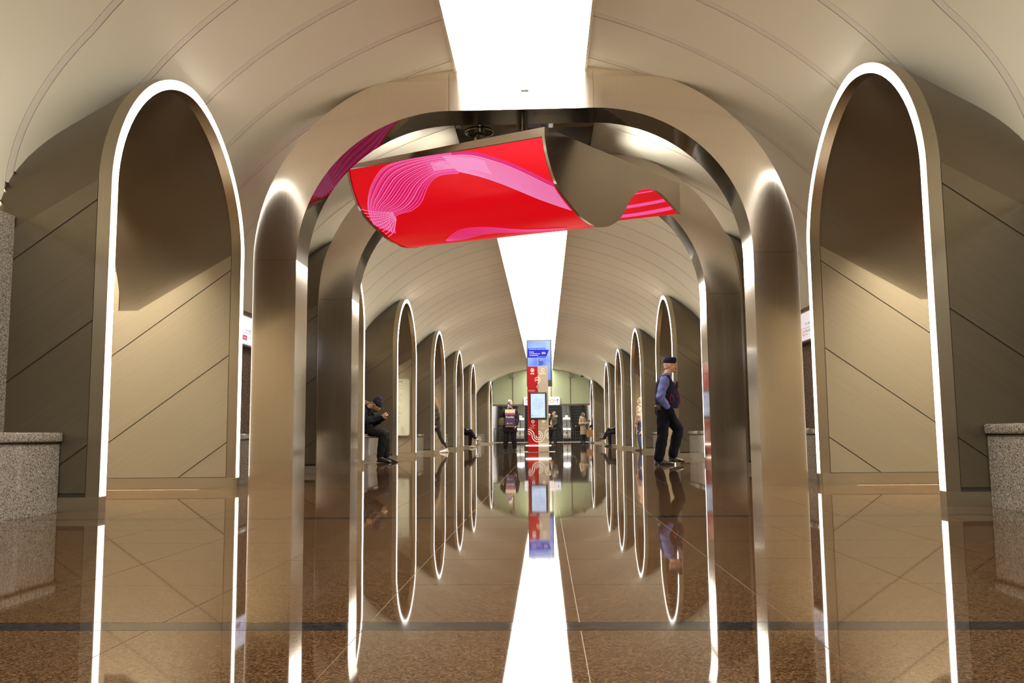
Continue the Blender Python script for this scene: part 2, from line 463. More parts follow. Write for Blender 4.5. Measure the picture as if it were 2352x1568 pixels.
# ------------------------------------------------------------------ recess walls and benches
def build_recesses():
    names = {0: 'nearest the camera', 1: 'between the two portals', 2: 'second bay'}
    spans = [(-12.3, near_y(0))]
    prev = 0
    for k in BAYS[1:]:
        spans.append((far_y(prev), near_y(k))); prev = k
    where = ['at the frame edge, nearest the camera', 'behind the first portal, half hidden', 'just beyond the second portal',
             'between the second and third archways past the portals', 'between the third and fourth archways past the portals',
             'between the fourth and fifth archways past the portals', 'beside the far end, longest of its row']
    special = {('left', 2): 'grey granite bench with the man in the dark knit cap sitting on it',
               ('left', 0): 'large grey granite bench at the left edge of the photo, nearest the camera',
               ('right', 0): 'large grey granite bench at the right edge of the photo, nearest the camera',
               ('right', 2): 'grey granite bench right behind the walking guard, beside the second portal',
               ('left', 1): 'granite bench behind the first portal on the left, under the blue-white sign',
               ('right', 1): 'granite bench behind the first portal on the right, under the lilac-white sign'}
    for side, s in (('left', -1), ('right', 1)):
        wl = MB().box(s * 3.96, s * 4.10, -12.3, Y_END + .1, 0, 2.52)
        wm = MB()
        for a, b in spans: wm.box(s * 3.78, s * 4.05, a, b, 0, 2.17)
        wall = wm.build('wall_' + side, M['seam']); tag(wall, kind='structure')
        for i, (a, b) in enumerate(spans):
            lo = max(a, 2.9) if i == 0 else a
            n = max(1, int(round((b - lo) / 1.15)))
            for j in range(n):
                y0 = lo + (b - lo) * j / n; y1 = lo + (b - lo) * (j + 1) / n
                o = MB().box(s * 3.72, s * 3.781, y0 + .002, y1 - .002, .0, 2.18).build('granite_panel', M['granite_wall'] if i else M['granite'], wall)
            if i == 0:
                MB().box(s * 3.72, s * 3.781, a, lo, 0, 2.18).build('granite_panel', M['granite'], wall)
            # bench
            y0, y1 = (lo, b) if i == 0 else (a, b)
            y0 += .014; y1 -= .014
            if i == 1: y0, y1 = y0 + .0, y1 - .0
            ben = empty('granite_bench', (s * 3.5, (y0 + y1) / 2, 0))
            off = ben.location
            lab = special.get((side, i)) or 'grey granite bench on the %s side %s' % (side, where[i])
            tag(ben, lab, 'bench', 'granite benches along the %s side' % side)
            nb = max(1, int(round((y1 - y0) / 1.15)))
            for j in range(nb):
                u0 = y0 + (y1 - y0) * j / nb; u1 = y0 + (y1 - y0) * (j + 1) / nb
                MB().box(s * 3.292, s * 3.71, u0 + .001, u1 - .001, 0, .488).build('bench_block', M['granite'], ben, off=off)
                bevel(MB().box(s * 3.268, s * 3.716, u0 + .001, u1 - .001, .496, .567).build('bench_seat', M['granite'], ben, off=off), .014, 3)
            MB().box(s * 3.305, s * 3.70, y0, y1, .486, .498).build('shadow_gap', M['seam'], ben, off=off)
        # platform side closing wall behind the passages
        pw = MB().box(s * 9.3, s * 9.45, 2, Y_END + 1, 0, 5.4).build('wall_platform_' + side, M['granite_wall']); tag(pw, kind='structure')
        lm = empty('platform_lamp', (s * 5.5, 28, 4.4), label='long platform lamp behind the archways on the %s side' % side, cat='ceiling light')
        MB().box(-.5, .5, -25, 26, -.03, .0).build('lamp_diffuser', M['platform_lamp'], lm)
        MB().box(-.55, .55, -25.1, 26.1, .0, .08).build('lamp_housing', M['plinth'], lm)
        pc = MB().box(s * 4.3, s * 9.4, 2, Y_END + 1, 4.48, 4.6).build('ceiling_platform_' + side, M['vault']); tag(pc, kind='structure')
    bw = MB().box(-4.1, 4.1, -12.45, -12.3, 0, 4.7).build('wall_back', M['vault']); tag(bw, kind='structure')
build_recesses()

# ------------------------------------------------------------------ portals
def portal_pts(hi, zi, xm, side, zsp, n=20):
    """outline of one side from foot up to the lintel: jamb, elliptical quarter"""
    a, b = hi - xm, zi - zsp
    arc = [(side * (xm + a * math.cos(PI / 2 * i / n)), zsp + b * math.sin(PI / 2 * i / n)) for i in range(n + 1)]
    return arc
def build_portal(y, label):
    t = empty('portal', (0, y, 0), label=label, cat='portal', group='steel portals across the hall')
    XM, SI, SO = .79, 2.43, 2.43
    HI, HO, ZI, ZO = 2.455, 2.925, 4.06, 4.54
    g = .003
    def piece(inner, outer, name, rev='steel_mirror'):
        # inner/outer outlines (same length); front at 0, back at P_DEP ; 0 face, 1 reveal
        mb = MB()
        f = lambda P, d: [(x, d, z) for x, z in P]
        mb.strip([f(outer, 0), f(inner, 0)], 0); mb.strip([f(inner, 0), f(inner, P_DEP)], 1)
        mb.strip([f(inner, P_DEP), f(outer, P_DEP)], 0); mb.strip([f(outer, P_DEP), f(outer, 0)], 0)
        for i in (0, -1):
            q = [f(outer, 0)[i], f(inner, 0)[i], f(inner, P_DEP)[i], f(outer, P_DEP)[i]]
            mb.add(q, [(0, 1, 2, 3)])
        o = mb.build(name, [M['steel_portal'], M[rev]], t, smooth=.5)
        return o
    for s in (-1, 1):
        piece([(s * HI, 0), (s * HI, SI - g)], [(s * HO, 0), (s * HO, SO - g)], 'jamb')
        n = 24
        inn = [(s * (XM + (HI - XM) * math.cos(PI / 2 * i / n)), SI + (ZI - SI) * math.sin(PI / 2 * i / n)) for i in range(n + 1)]
        out = [(s * (XM + (HO - XM) * math.cos(PI / 2 * i / n)), SO + (ZO - SO) * math.sin(PI / 2 * i / n)) for i in range(n + 1)]
        inn[-1] = (s * (XM + g), ZI); out[-1] = (s * (XM + g), ZO)
        piece(inn, out, 'arch_segment', 'steel_dark_reflect')
    lin = piece([(-XM, ZI), (XM, ZI)], [(-XM, ZO), (XM, ZO)], 'lintel', 'steel_dark_reflect')
    return t
P1 = build_portal(Y_P1, 'large polished steel portal across the hall, nearest the camera')
P2 = build_portal(Y_P2, 'second polished steel portal, behind the red curved screen')
MB().box(-.0, .085, -.012, .004, 4.262, 4.277).build('sensor_slot', M['seam'], P1)
# ------------------------------------------------------------------ lettering
WORK = bpy.data.scenes.new('workshop')      # an empty side scene, so that evaluating one object does not touch the rest
def evaluated_mesh(o):
    WORK.collection.objects.link(o)
    vl = WORK.view_layers[0]; vl.update(); dg = vl.depsgraph; dg.update()
    me = bpy.data.meshes.new_from_object(o.evaluated_get(dg))
    WORK.collection.objects.unlink(o)
    return me
def text(body, size, m, parent, origin, xdir, zdir=(0, 0, 1), align='LEFT', name='lettering', depth=.0, bold=0.0, squash=1.0):
    c = bpy.data.curves.new(name, 'FONT'); c.body = body; c.size = size; c.align_x = align; c.extrude = depth; c.offset = bold
    c.resolution_u = 2
    o = bpy.data.objects.new('tmp', c)
    me = evaluated_mesh(o)
    bpy.data.objects.remove(o); bpy.data.curves.remove(c)
    xd = Vector(xdir).normalized(); zd = Vector(zdir).normalized(); nd = xd.cross(zd)
    og = Vector(origin)
    for v in me.vertices: v.co = og + xd * v.co.x * squash + zd * v.co.y + nd * v.co.z
    me.materials.clear(); me.materials.append(m); me.name = name
    return link(name, me, parent)
def quad_print(mb, fn, x0, x1, z0, z1, m=0):
    mb.add([fn(x0, z0), fn(x1, z0), fn(x1, z1), fn(x0, z1)], [(0, 1, 2, 3)], m)
def ring_print(mb, fn, cx, cz, r0, r1, a0=0, a1=2 * PI, n=28, m=0):
    rows = [[fn(cx + r * math.cos(a0 + (a1 - a0) * i / n), cz + r * math.sin(a0 + (a1 - a0) * i / n)) for r in (r0, r1)] for i in range(n + 1)]
    mb.strip(rows, m)
def disc_print(mb, fn, cx, cz, r, n=20, m=0):
    mb.add([fn(cx + r * math.cos(2 * PI * i / n), cz + r * math.sin(2 * PI * i / n)) for i in range(n)], [tuple(range(n))], m)
def round_rect(x0, x1, z0, z1, r, n=6):
    pts = []
    for cx, cz, a in ((x1 - r, z1 - r, 0), (x0 + r, z1 - r, PI / 2), (x0 + r, z0 + r, PI), (x1 - r, z0 + r, 3 * PI / 2)):
        pts += [(cx + r * math.cos(a + PI / 2 * i / n), cz + r * math.sin(a + PI / 2 * i / n)) for i in range(n + 1)]
    return pts
def catmull(P, n=8):
    P = [Vector(p) for p in P]; out = []
    for i in range(len(P) - 1):
        p0, p1, p2, p3 = P[max(i - 1, 0)], P[i], P[i + 1], P[min(i + 2, len(P) - 1)]
        for k in range(n):
            t = k / n
            out.append(.5 * ((2 * p1) + (p2 - p0) * t + (2 * p0 - 5 * p1 + 4 * p2 - p3) * t * t + (3 * p1 - p0 - 3 * p2 + p3) * t ** 3))
    out.append(P[-1]); return out
def resample(P, n):
    cum = [0]
    for i in range(1, len(P)): cum.append(cum[-1] + (P[i] - P[i - 1]).length)
    out = []; j = 0
    for k in range(n):
        d = cum[-1] * k / (n - 1)
        while j < len(P) - 2 and cum[j + 1] < d: j += 1
        t = (d - cum[j]) / max(1e-9, cum[j + 1] - cum[j]); out.append(P[j].lerp(P[j + 1], min(1, max(0, t))))
    return out
def glow(name, col, power, base=None): return mat(name, base or tuple(c * .08 for c in col), .5, 0, .15, emit=col, power=power)

M['white_print'] = mat('white_print', (.85, .80, .72), .5)
M['dark_print'] = mat('dark_print', (.03, .03, .05), .5)
M['bezel'] = mat('black_bezel', (.012, .012, .014), .25)

# ------------------------------------------------------------------ red curved screen
def build_screen():
    TR = Vector((.232, 9.07, 0)); A = Vector((-.898, .441, 0)); B = Vector((.621, .784, 0)); AL = 2.617; ZTOP = 3.80
    prof = [(0, 3.70), (.04, 3.53), (.11, 3.37), (.2, 3.23), (.33, 3.12), (.5, 3.02), (.66, 2.94), (.9, 2.89), (1.06, 2.905), (1.2, 2.95), (1.34, 3.02),
            (1.43, 3.09), (1.53, 3.2), (1.63, 3.33), (1.78, 3.46), (1.93, 3.54), (2.14, 3.59), (2.3, 3.59), (2.45, 3.56), (2.7, 3.47), (2.86, 3.40)]
    dense = resample(catmull([(u, z, 0) for u, z in prof], 6), 110)
    cum = [0]
    raw = [Vector((u, z)) for u, z in prof]
    for i in range(1, len(raw)): cum.append(cum[-1] + (raw[i] - raw[i - 1]).length)
    cat6 = catmull([(u, z, 0) for u, z in prof], 6)
    def pq(q):
        for i in range(len(raw) - 1):
            if q <= cum[i + 1]:
                k = (i + (q - cum[i]) / (cum[i + 1] - cum[i])) * 6; j = int(k)
                return cat6[j].lerp(cat6[min(j + 1, len(cat6) - 1)], k - j).xy
        return raw[-1]
    base = Vector((-.09, 10.72, 3.80))
    t = empty('curved_led_screen', base, label='wavy red LED screen hanging in front of the portals, patterned with pink lines', cat='screen')
    def S(p, u, z, lift=0.0, n=None):
        P = TR + A * AL * p + B * u + Vector((0, 0, z + .05 * p)); return P - base
    red = mat('red_led_surface', (.25, .0, .01), .35); n, l, b = nodes(red)
    b.inputs['Emission Color'].default_value = (.56, .0, .004, 1); b.inputs['Emission Strength'].default_value = 1.0
    pink = glow('pink_led_line', (.82, .10, .32), 1.0); pale = glow('pale_pink_led_line', (.90, .30, .56), .9); mag = glow('magenta_led_band', (.62, .006, .085), 1.0)
    casing = mat('screen_casing_metal', (.66, .60, .51), .2, 1.0)
    # display skin and casing skin
    norms = []
    for i in range(len(dense)):
        d = dense[min(i + 1, len(dense) - 1)] - dense[max(i - 1, 0)]; d.normalize(); norms.append(Vector((d.y, -d.x, 0)))   # downward normal in (u,z)
    def sk(off, p0, p1, m, nm, np_=2):
        mb = MB(); mb.strip([[S(p, dense[i].x - norms[i].x * -off * 0 + norms[i].x * off, dense[i].y + norms[i].y * off) for p in (p0, p1)] for i in range(len(dense))])
        return mb.build(nm, m, t, smooth=True, fix=False)
    sgn = -1 if norms[55].y > 0 else 1
    norms = [v * sgn for v in norms]
    sk(.004, .004, .996, red, 'display_panel')
    for nm, p in (('end_cap', -.012), ('end_cap', 1.0)):
        poly = [(-.012, ZTOP + .0), (2.86, ZTOP)] + [(v.x + nn.x * .012, v.y + nn.y * .012) for v, nn in list(zip(dense, norms))[::-1]]
        zz = lambda z, pp: (z if z < ZTOP - .001 else ZTOP - .05 * pp)
        vs0 = [S(p, u, zz(z, p)) for u, z in poly]; vs1 = [S(p + .012, u, zz(z, p + .012)) for u, z in poly]
        N = len(poly); mb = MB(); mb.add(vs0 + vs1, [tuple(range(N)), tuple(range(2 * N - 1, N - 1, -1))] + [(i, i + N, (i + 1) % N + N, (i + 1) % N) for i in range(N)])
        mb.build(nm, casing, t)
    mb = MB()
    fl = lambda p, u, z: S(p, u, z - .05 * p)
    mb.strip([[fl(p, -.012, ZTOP), fl(p, 2.86, ZTOP)] for p in (0, 1)])
    mb.build('top_plate', casing, t)
    mb = MB(); mb.strip([[fl(p, -.012, ZTOP) for p in (0, 1)], [S(p, -.012, 3.70) for p in (0, 1)], [S(p, 0.0, 3.69) for p in (0, 1)]]); mb.build('fascia', casing, t)
    mb = MB(); mb.strip([[fl(p, 2.86, ZTOP) for p in (0, 1)], [S(p, 2.86, 3.40) for p in (0, 1)]]); mb.build('fascia', casing, t)
    # printed light pattern: families of curves on the display
    def onsurf(p, q, lift=.008):
        u, z = pq(max(0, q)); u2, z2 = pq(max(0, q) + .02)
        nv = Vector((z2 - z, -(u2 - u))).normalized()
        if nv.y > 0: nv = -nv
        return S(max(.005, min(.995, p)), u + nv.x * lift, z + nv.y * lift)
    def ribbon(mb, P, w, lift):
        rows = []
        for i, c in enumerate(P):
            d = (P[min(i + 1, len(P) - 1)] - P[max(i - 1, 0)])
            d = Vector((d.x * AL, d.y)); d.normalize(); nn = Vector((-d.y / AL, d.x, 0)) * w
            rows.append([onsurf(c.x + nn.x, c.y + nn.y, lift), onsurf(c.x - nn.x, c.y - nn.y, lift)])
        mb.strip(rows)
    fam = {'A1': [(.44, .02), (.56, .01), (.7, .015), (.81, .07), (.89, .23), (.95, .46), (.995, .75)],
           'B1': [(.42, .25), (.52, .24), (.59, .33), (.66, .51), (.74, .61), (.82, .64), (.87, .72), (.93, .95)],
           'A2': [(.5, .01), (.35, .04), (.21, .16), (.1, .32), (.005, .50)], 'B2': [(.42, .23), (.31, .34), (.19, .51), (.09, .73), (.005, .93)],
           'A3': [(.74, 1.24), (.61, 1.04), (.51, 1.01), (.41, 1.06), (.30, 1.18), (.12, 1.26)], 'B3': [(.73, 1.26), (.65, 1.27), (.53, 1.19), (.43, 1.19), (.32, 1.25), (.12, 1.30)],
           'A4': [(.995, .50), (.93, .56), (.84, .60)], 'B4': [(.985, .99), (.93, .91), (.85, .70)]}
    C = {k: resample(catmull([(a, b_, 0) for a, b_ in v], 8), 44) for k, v in fam.items()}
    def family(a, b_, ks, w, m, nm, lift, f=None):
        mb = MB()
        for k in ks:
            P = []
            for i in range(44):
                kk = k if f is None else f(k, i / 43)
                P.append(C[a][i].lerp(C[b_][i], kk))
            ribbon(mb, P, w, lift)
        return mb.build(nm, m, t, fix=False)
    def band(a, b_, k0, k1, m, lift, i0=0, i1=43):
        mb = MB()
        ks = [k0 + (k1 - k0) * j / 14 for j in range(15)]
        mb.strip([[onsurf(*C[a][i].lerp(C[b_][i], kk).xy, lift) for kk in ks] for i in range(i0, i1 + 1)])
        return mb.build('light_pattern', m, t, smooth=True, fix=False)
    band('A1', 'B1', 0, 1, mag, .009, 6, 43)
    band('A2', 'B2', 0, 1, glow('pink_led_field', (.66, .03, .17), 1.0), .009, 0, 43)
    band('A1', 'B1', 0, 1, glow('pink_led_field_left', (.66, .03, .18), 1.0), .009, 0, 6)
    sq = lambda k, s: .5 + (k - .5) * (1 - .35 * math.sin(PI * min(1, s * 1.6)))
    family('A1', 'B1', [i / 19 for i in range(20)], .0042, pink, 'light_pattern', .012)
    family('A1', 'B1', [.03 + i / 9 * .9 for i in range(9)], .0022, pale, 'light_pattern', .016)
    family('A2', 'B2', [.16 + .8 * i / 13 for i in range(14)], .006, pale, 'light_pattern', .014)
    band('A2', 'B2', .25, .70, pale, .012, 0, 13)
    band('A1', 'B1', .35, .75, pale, .012, 0, 5)
    family('A4', 'B4', [i / 9 for i in range(10)], .0042, pale, 'light_pattern', .014)
    band('A3', 'B3', 0, 1, mag, .009)
    family('A3', 'B3', [i / 10 for i in range(11)], .0025, pink, 'light_pattern', .012)
    # second trough: pale streaks on the red seen beyond the crest
    mb = MB()
    for q, w in ((2.75, .012), (2.9, .02), (3.2, .03), (3.38, .03)):
        ribbon(mb, [Vector((p / 20, q + .05 * math.sin(p * .3), 0)) for p in range(0, 21)], w, .012)
    mb.build('light_pattern', pink, t, fix=False)
    # hanger columns
    for cx, cy in ((-.012, 10.33), (-.59, 10.98)):
        mb = MB(); mb.lathe([(.07, ZTOP - .1), (.07, 4.45)], 24, (cx - base.x, cy - base.y, -base.z)); mb.build('hanger_column', M['steel_mirror'], t, smooth=.5, fix=True)
        mb = MB(); mb.lathe([(.185, 4.449), (.19, 4.440), (.185, 4.432), (.178, 4.440), (.185, 4.449)], 32, (cx - base.x, cy - base.y, -base.z)); mb.build('ceiling_ring', M['steel_mirror'], t, smooth=.5)
    # added spots with small stands on the casing, to brighten the vault between the portals
    for sx, pts in ((-1, ((-1.55, 10.25), (-1.35, 10.75), (-.95, 11.3))), (1, ((1.05, 10.55), (1.35, 10.95), (1.3, 11.35)))):
        for x, y in pts:
            mb = MB(); mb.lathe([(.001, 0), (.04, 0), (.04, .05), (.03, .055), (.001, .055)], 12, (x - base.x, y - base.y, 0)); up = mb.build('added_uplighter', M['plinth'], t, smooth=.6)
            ld = bpy.data.lights.new('added_uplight', 'SPOT'); ld.energy = 26; ld.color = (1, .92, .80); ld.spot_size = math.radians(125); ld.spot_blend = 1.0; ld.shadow_soft_size = .02
            lo = bpy.data.objects.new('added_uplight', ld); COL.objects.link(lo); lo.parent = up; lo.location = (x - base.x, y - base.y, .07)
            lo.rotation_euler = Vector((sx * .75, 0, .65)).to_track_quat('-Z', 'Y').to_euler()
build_screen()

# ------------------------------------------------------------------ wall signs between the portals
def build_sign(side):
    s = -1 if side == 'left' else 1
    t = empty('light_box_sign', (s * 3.66, 10.85, 1.88), label=('blue-white lit direction sign' if s < 0 else 'lilac-white lit direction sign') + ' above the granite wall between the portals on the ' + side, cat='sign')
    off = t.location
    face = glow('sign_face_' + side, (.72, .78, 1.0) if s < 0 else (.60, .56, .62), .95 if s < 0 else .8, (.7, .7, .75))
    y0, y1, z0, z1 = 9.75, 12.05, 1.685, 2.085
    MB().box(s * 3.61, s * 3.74, y0, y1, z0, z1).build('sign_case', M['plinth'], t, off=off)
    MB().box(s * 3.603, s * 3.612, y0 + .02, y1 - .02, z0 + .022, z1 - .022).build('sign_face', face, t, off=off)
    X = s * 3.600; yd = -s
    P = lambda y, z: Vector((X, y, z)) - off
    ink = glow('sign_ink_' + side, (.10, .10, .30) if s < 0 else (.16, .12, .16), .5, (.05, .05, .1))
    mb = MB()
    if s < 0:
        text('Трифоновская улица', .046, ink, t, P(10.93, 1.876), (0, yd, 0), squash=1.0)
        text('Рижское ш.', .046, ink, t, P(10.43, 1.876), (0, yd, 0))
        mb.box(0, .001, 9.8 - off.y, 12.0 - off.y, 1.850 - off.z, 1.8535 - off.z)
        for v in range(len(mb.v)): mb.v[v] = (X - off.x + mb.v[v][0], mb.v[v][1], mb.v[v][2])
        mb.build('rule', ink, t)
        for y, c, tx in ((10.70, (.75, .12, .45), 'D4'), (10.853, (.80, .05, .10), 'МЦД')):
            q = MB(); q.add([P(y, 1.757), P(y + .15, 1.757), P(y + .15, 1.818), P(y, 1.818)], [(0, 1, 2, 3)]); q.build('line_badge', glow('badge_' + tx, c, .8), t, fix=False)
            text(tx, .042, M['sign_white'], t, Vector((X + .002, y + .012, 1.772)) - off, (0, yd, 0))
        text('Рижский вокзал', .046, ink, t, P(11.12, 1.788), (0, yd, 0)); text('Rizhsky Railway Terminal', .026, ink, t, P(11.12, 1.755), (0, yd, 0))
    else:
        text('Трифоновская улица', .046, ink, t, P(11.335, 1.897), (0, yd, 0))
        mb.box(0, .001, 9.8 - off.y, 12.0 - off.y, 1.856 - off.z, 1.8595 - off.z)
        for v in range(len(mb.v)): mb.v[v] = (X - off.x - mb.v[v][0], mb.v[v][1], mb.v[v][2])
        mb.build('rule', ink, t)
        orange = glow('sign_orange', (.85, .36, .05), .8)
        q = MB(); ring_print(q, lambda a, b: P(11.403 - a, 1.795 + b), 0, 0, .022, .04); q.build('line_badge', orange, t, fix=False)
        text('6', .042, orange, t, P(11.415, 1.781), (0, yd, 0))
        text('Рижская', .052, ink, t, P(11.34, 1.802), (0, yd, 0)); text('Rizhskaya', .030, ink, t, P(11.34, 1.765), (0, yd, 0))
        text('←', .06, ink, t, P(11.52, 1.77), (0, yd, 0))
M['sign_white'] = glow('sign_white', (.9, .9, .95), .9)
build_sign('left'); build_sign('right')

# ------------------------------------------------------------------ information kiosk
def build_kiosk():
    K = Vector((.013, 26.28, 0)); H, HWK = 2.57, .315
    t = empty('information_kiosk', K, label='tall red and beige help point kiosk standing in the middle of the hall', cat='kiosk')
    red = mat('kiosk_red', (.34, .003, .005), .5, 0, .2); beige = mat('kiosk_beige', (.42, .345, .265), .6, 0, .2)
    def bv(x0, x1, z0, z1, m, nm, y0=0, y1=.24):
        return bevel(MB().box(x0, x1, y0, y1, z0, z1).build(nm, m, t), .004, 1)
    bv(-HWK, -.002, .015, H, red, 'red_panel'); bv(.0, HWK, .015, H, beige, 'beige_panel')
    MB().box(-.5, .5, -.1, .42, 0, .012).build('floor_plate', M['steel_frame'], t)
    fr = lambda x, z: (x, -.0025, z)
    # map screen
    bv(-.262, .262, .985, 1.785, M['bezel'], 'screen_frame', -.035, .02)
    blue = glow('kiosk_map_screen', (.64, .78, 1.0), .98)
    MB().box(-.213, .213, -.037, -.034, 1.025, 1.745).build('map_screen', blue, t)
    ms = lambda x, z: (x, -.0385, z)
    ln = glow('map_line_blue', (.28, .46, .85), .75); ln2 = glow('map_line_grey', (.5, .56, .72), .75)
    mb = MB(); mb2 = MB(); rnd = random.Random(5)
    for r in (.05, .085, .12, .155): ring_print(mb, ms, .0, 1.44, r - .0025, r + .0025, n=30)
    for k in range(11):
        a = rnd.uniform(0, 2 * PI); r0 = rnd.uniform(0, .06); x1, z1 = .19 * math.cos(a), 1.44 + .25 * math.sin(a)
        x0, z0 = r0 * math.cos(a + .6), 1.44 + r0 * math.sin(a + .6)
        d = Vector((x1 - x0, z1 - z0)).normalized() * .002
        mb2.add([ms(x0 - d.y, z0 + d.x), ms(x1 - d.y, z1 + d.x), ms(x1 + d.y, z1 - d.x), ms(x0 + d.y, z0 - d.x)], [(0, 1, 2, 3)])
    for k in range(26):
        x, z = rnd.uniform(-.19, .19), rnd.uniform(1.2, 1.69); quad_print(mb2, ms, x, x + rnd.uniform(.012, .03), z, z + .005)
    for i in range(6):
        for j in range(2):
            quad_print(mb2, ms, -.185 + .043 * i, -.165 + .043 * i, 1.045 + .04 * j, 1.065 + .04 * j)
    quad_print(mb2, ms, -.19, -.12, 1.715, 1.725); quad_print(mb2, ms, .12, .18, 1.715, 1.725); quad_print(mb2, ms, -.19, -.10, 1.15, 1.157); quad_print(mb2, ms, .0, .08, 1.15, 1.157)
    mb.build('map_rings', ln, t, fix=False); mb2.build('map_lines', ln2, t, fix=False)
    q = MB(); disc_print(q, ms, -.175, 1.095, .017); q.build('map_icon', glow('map_red', (.7, .12, .18), .8), t, fix=False)
    q = MB(); quad_print(q, ms, .155, .19, 1.04, 1.072); q.build('map_button', glow('map_green', (.45, .85, .10), .9), t, fix=False)
    # printed marks
    wp = M['white_print']; mb = MB()
    ring_print(mb, fr, -.157, 2.46, .041, .056); disc_print(mb, fr, -.157, 2.473, .014)
    mb.add([fr(-.157 + .034 * math.cos(PI * i / 10), 2.43 + .026 * math.sin(PI * i / 10)) for i in range(11)], [tuple(range(11))])
    ring_print(mb, fr, .157, 2.46, .045, .056); quad_print(mb, fr, .152, .162, 2.435, 2.465); disc_print(mb, fr, .157, 2.481, .006)
    # pin emblem with the letter M
    a0, a1 = math.radians(-40), math.radians(228)
    ring_print(mb, fr, -.002, 2.17, .069, .083, a0, a1, 36)
    mb.add([fr(-.002 + .083 * math.cos(a0), 2.17 + .083 * math.sin(a0)), fr(-.002 + .069 * math.cos(a0), 2.17 + .069 * math.sin(a0)), fr(-.004, 2.062), fr(.004, 2.048), fr(.012, 2.058)], [(0, 1, 2, 3, 4)])
    for sx in (-1, 1):
        c = -.002
        mb.add([fr(c, 2.150), fr(c + sx * .012, 2.172), fr(c + sx * .022, 2.205), fr(c + sx * .046, 2.146), fr(c + sx * .026, 2.146), fr(c + sx * .018, 2.165), fr(c + sx * .008, 2.146), fr(c, 2.135)], [tuple(range(8))])
    # looping triple band
    def loop(pts, w=.0125): 
        P = catmull([(x, z, 0) for x, z in pts], 8); rows = []
        for i, c in enumerate(P):
            d = P[min(i + 1, len(P) - 1)] - P[max(i - 1, 0)]; d.normalize(); rows.append([fr(c.x - d.y * w, c.y + d.x * w), fr(c.x + d.y * w, c.y - d.x * w)])
        mb.strip(rows)
    n_ = 14; zc = .493; E_ = HWK - .003
    arc = lambda cx, r, a, b: [(cx + r * math.cos(math.radians(a + (b - a) * i / n_)), zc + r * math.sin(math.radians(a + (b - a) * i / n_))) for i in range(n_ + 1)]
    loop(arc(-E_, E_ - .126, 90, 4) + arc(.0, .126, 184, 450))
    loop(arc(-E_, E_ - .189, 90, 4) + arc(.0, .189, 184, 356) + [(.200, .56), (.225, .62), (.262, .662), (E_, .68)])
    loop(arc(-E_, .0625, 90, 10)); loop(arc(.0, .072, 182, 450))
    loop(arc(E_, .077, 90, 270)); loop(arc(E_, .034, 90, 270))
    mb.build('printed_marks', wp, t, fix=False)
    text('SOS', .062, wp, t, fr(-.157, 2.335), (1, 0, 0), align='CENTER', bold=.002); text('ИНФО', .062, wp, t, fr(.157, 2.335), (1, 0, 0), align='CENTER', bold=.001)
    text('Видеонаблюдение', .022, wp, t, fr(-.285, 1.845), (1, 0, 0)); text('Ведётся видеозапись', .02, wp, t, fr(-.285, 1.82), (1, 0, 0)); text('18+', .03, wp, t, fr(.25, 1.83), (1, 0, 0))
    text('Экстренный', .026, wp, t, fr(-.157, .795), (1, 0, 0), align='CENTER'); text('вызов', .026, wp, t, fr(-.157, .765), (1, 0, 0), align='CENTER'); text('Справка', .026, wp, t, fr(.157, .795), (1, 0, 0), align='CENTER')
    for i, ww in enumerate(('Нажмите кнопку', 'и дождитесь ответа', 'оператора')): text(ww, .018, wp, t, fr(-.275, .73 - .022 * i), (1, 0, 0)); text(ww, .018, wp, t, fr(.06, .73 - .022 * i), (1, 0, 0))
    def disc(x, z, r, d, m, nm):
        n = 24; mb = MB(); mb.prism([(r * math.cos(2 * PI * i / n), r * math.sin(2 * PI * i / n)) for i in range(n)], lambda u, v, dd: (x + u, -dd, z + v), -.002, d); return mb.build(nm, m, t, smooth=.6)
    chrome = M['steel_mirror']
    for x, c in ((-.157, (.10, .03, .02)), (.157, (.75, .62, .03))):
        b = disc(x, .915, .047, .014, M['white_print'], 'call_button'); b2 = disc(x, .915, .026, .018, mat('button_core', c, .3), 'button_core'); b2.parent = b
    disc(.0, 2.335, .014, .006, M['bezel'], 'camera_lens'); disc(.0, 1.822, .016, .006, M['bezel'], 'camera_lens'); disc(.0, 1.955, .045, .003, mat('speaker_grille', (.32, .24, .22), .6), 'speaker_grille')
    mb = MB()
    for x in (-.157, .157): mb.add([fr(x - .014, .845), fr(x + .014, .845), fr(x, .865)], [(0, 1, 2)]); quad_print(mb, fr, x - .005, x + .005, .83, .846)
    mb.build('arrow_mark', wp, t, fix=False)
    lb = MB().box(-.382, .382, -.06, -.035, .178, .212).build('light_bar', glow('kiosk_light_bar', (1.0, .93, .80), 4.0), t)
    MB().box(-.30, -.27, -.04, .002, .185, .205).build('bar_bracket', M['steel_frame'], t); MB().box(.27, .30, -.04, .002, .185, .205).build('bar_bracket', M['steel_frame'], t)
build_kiosk()

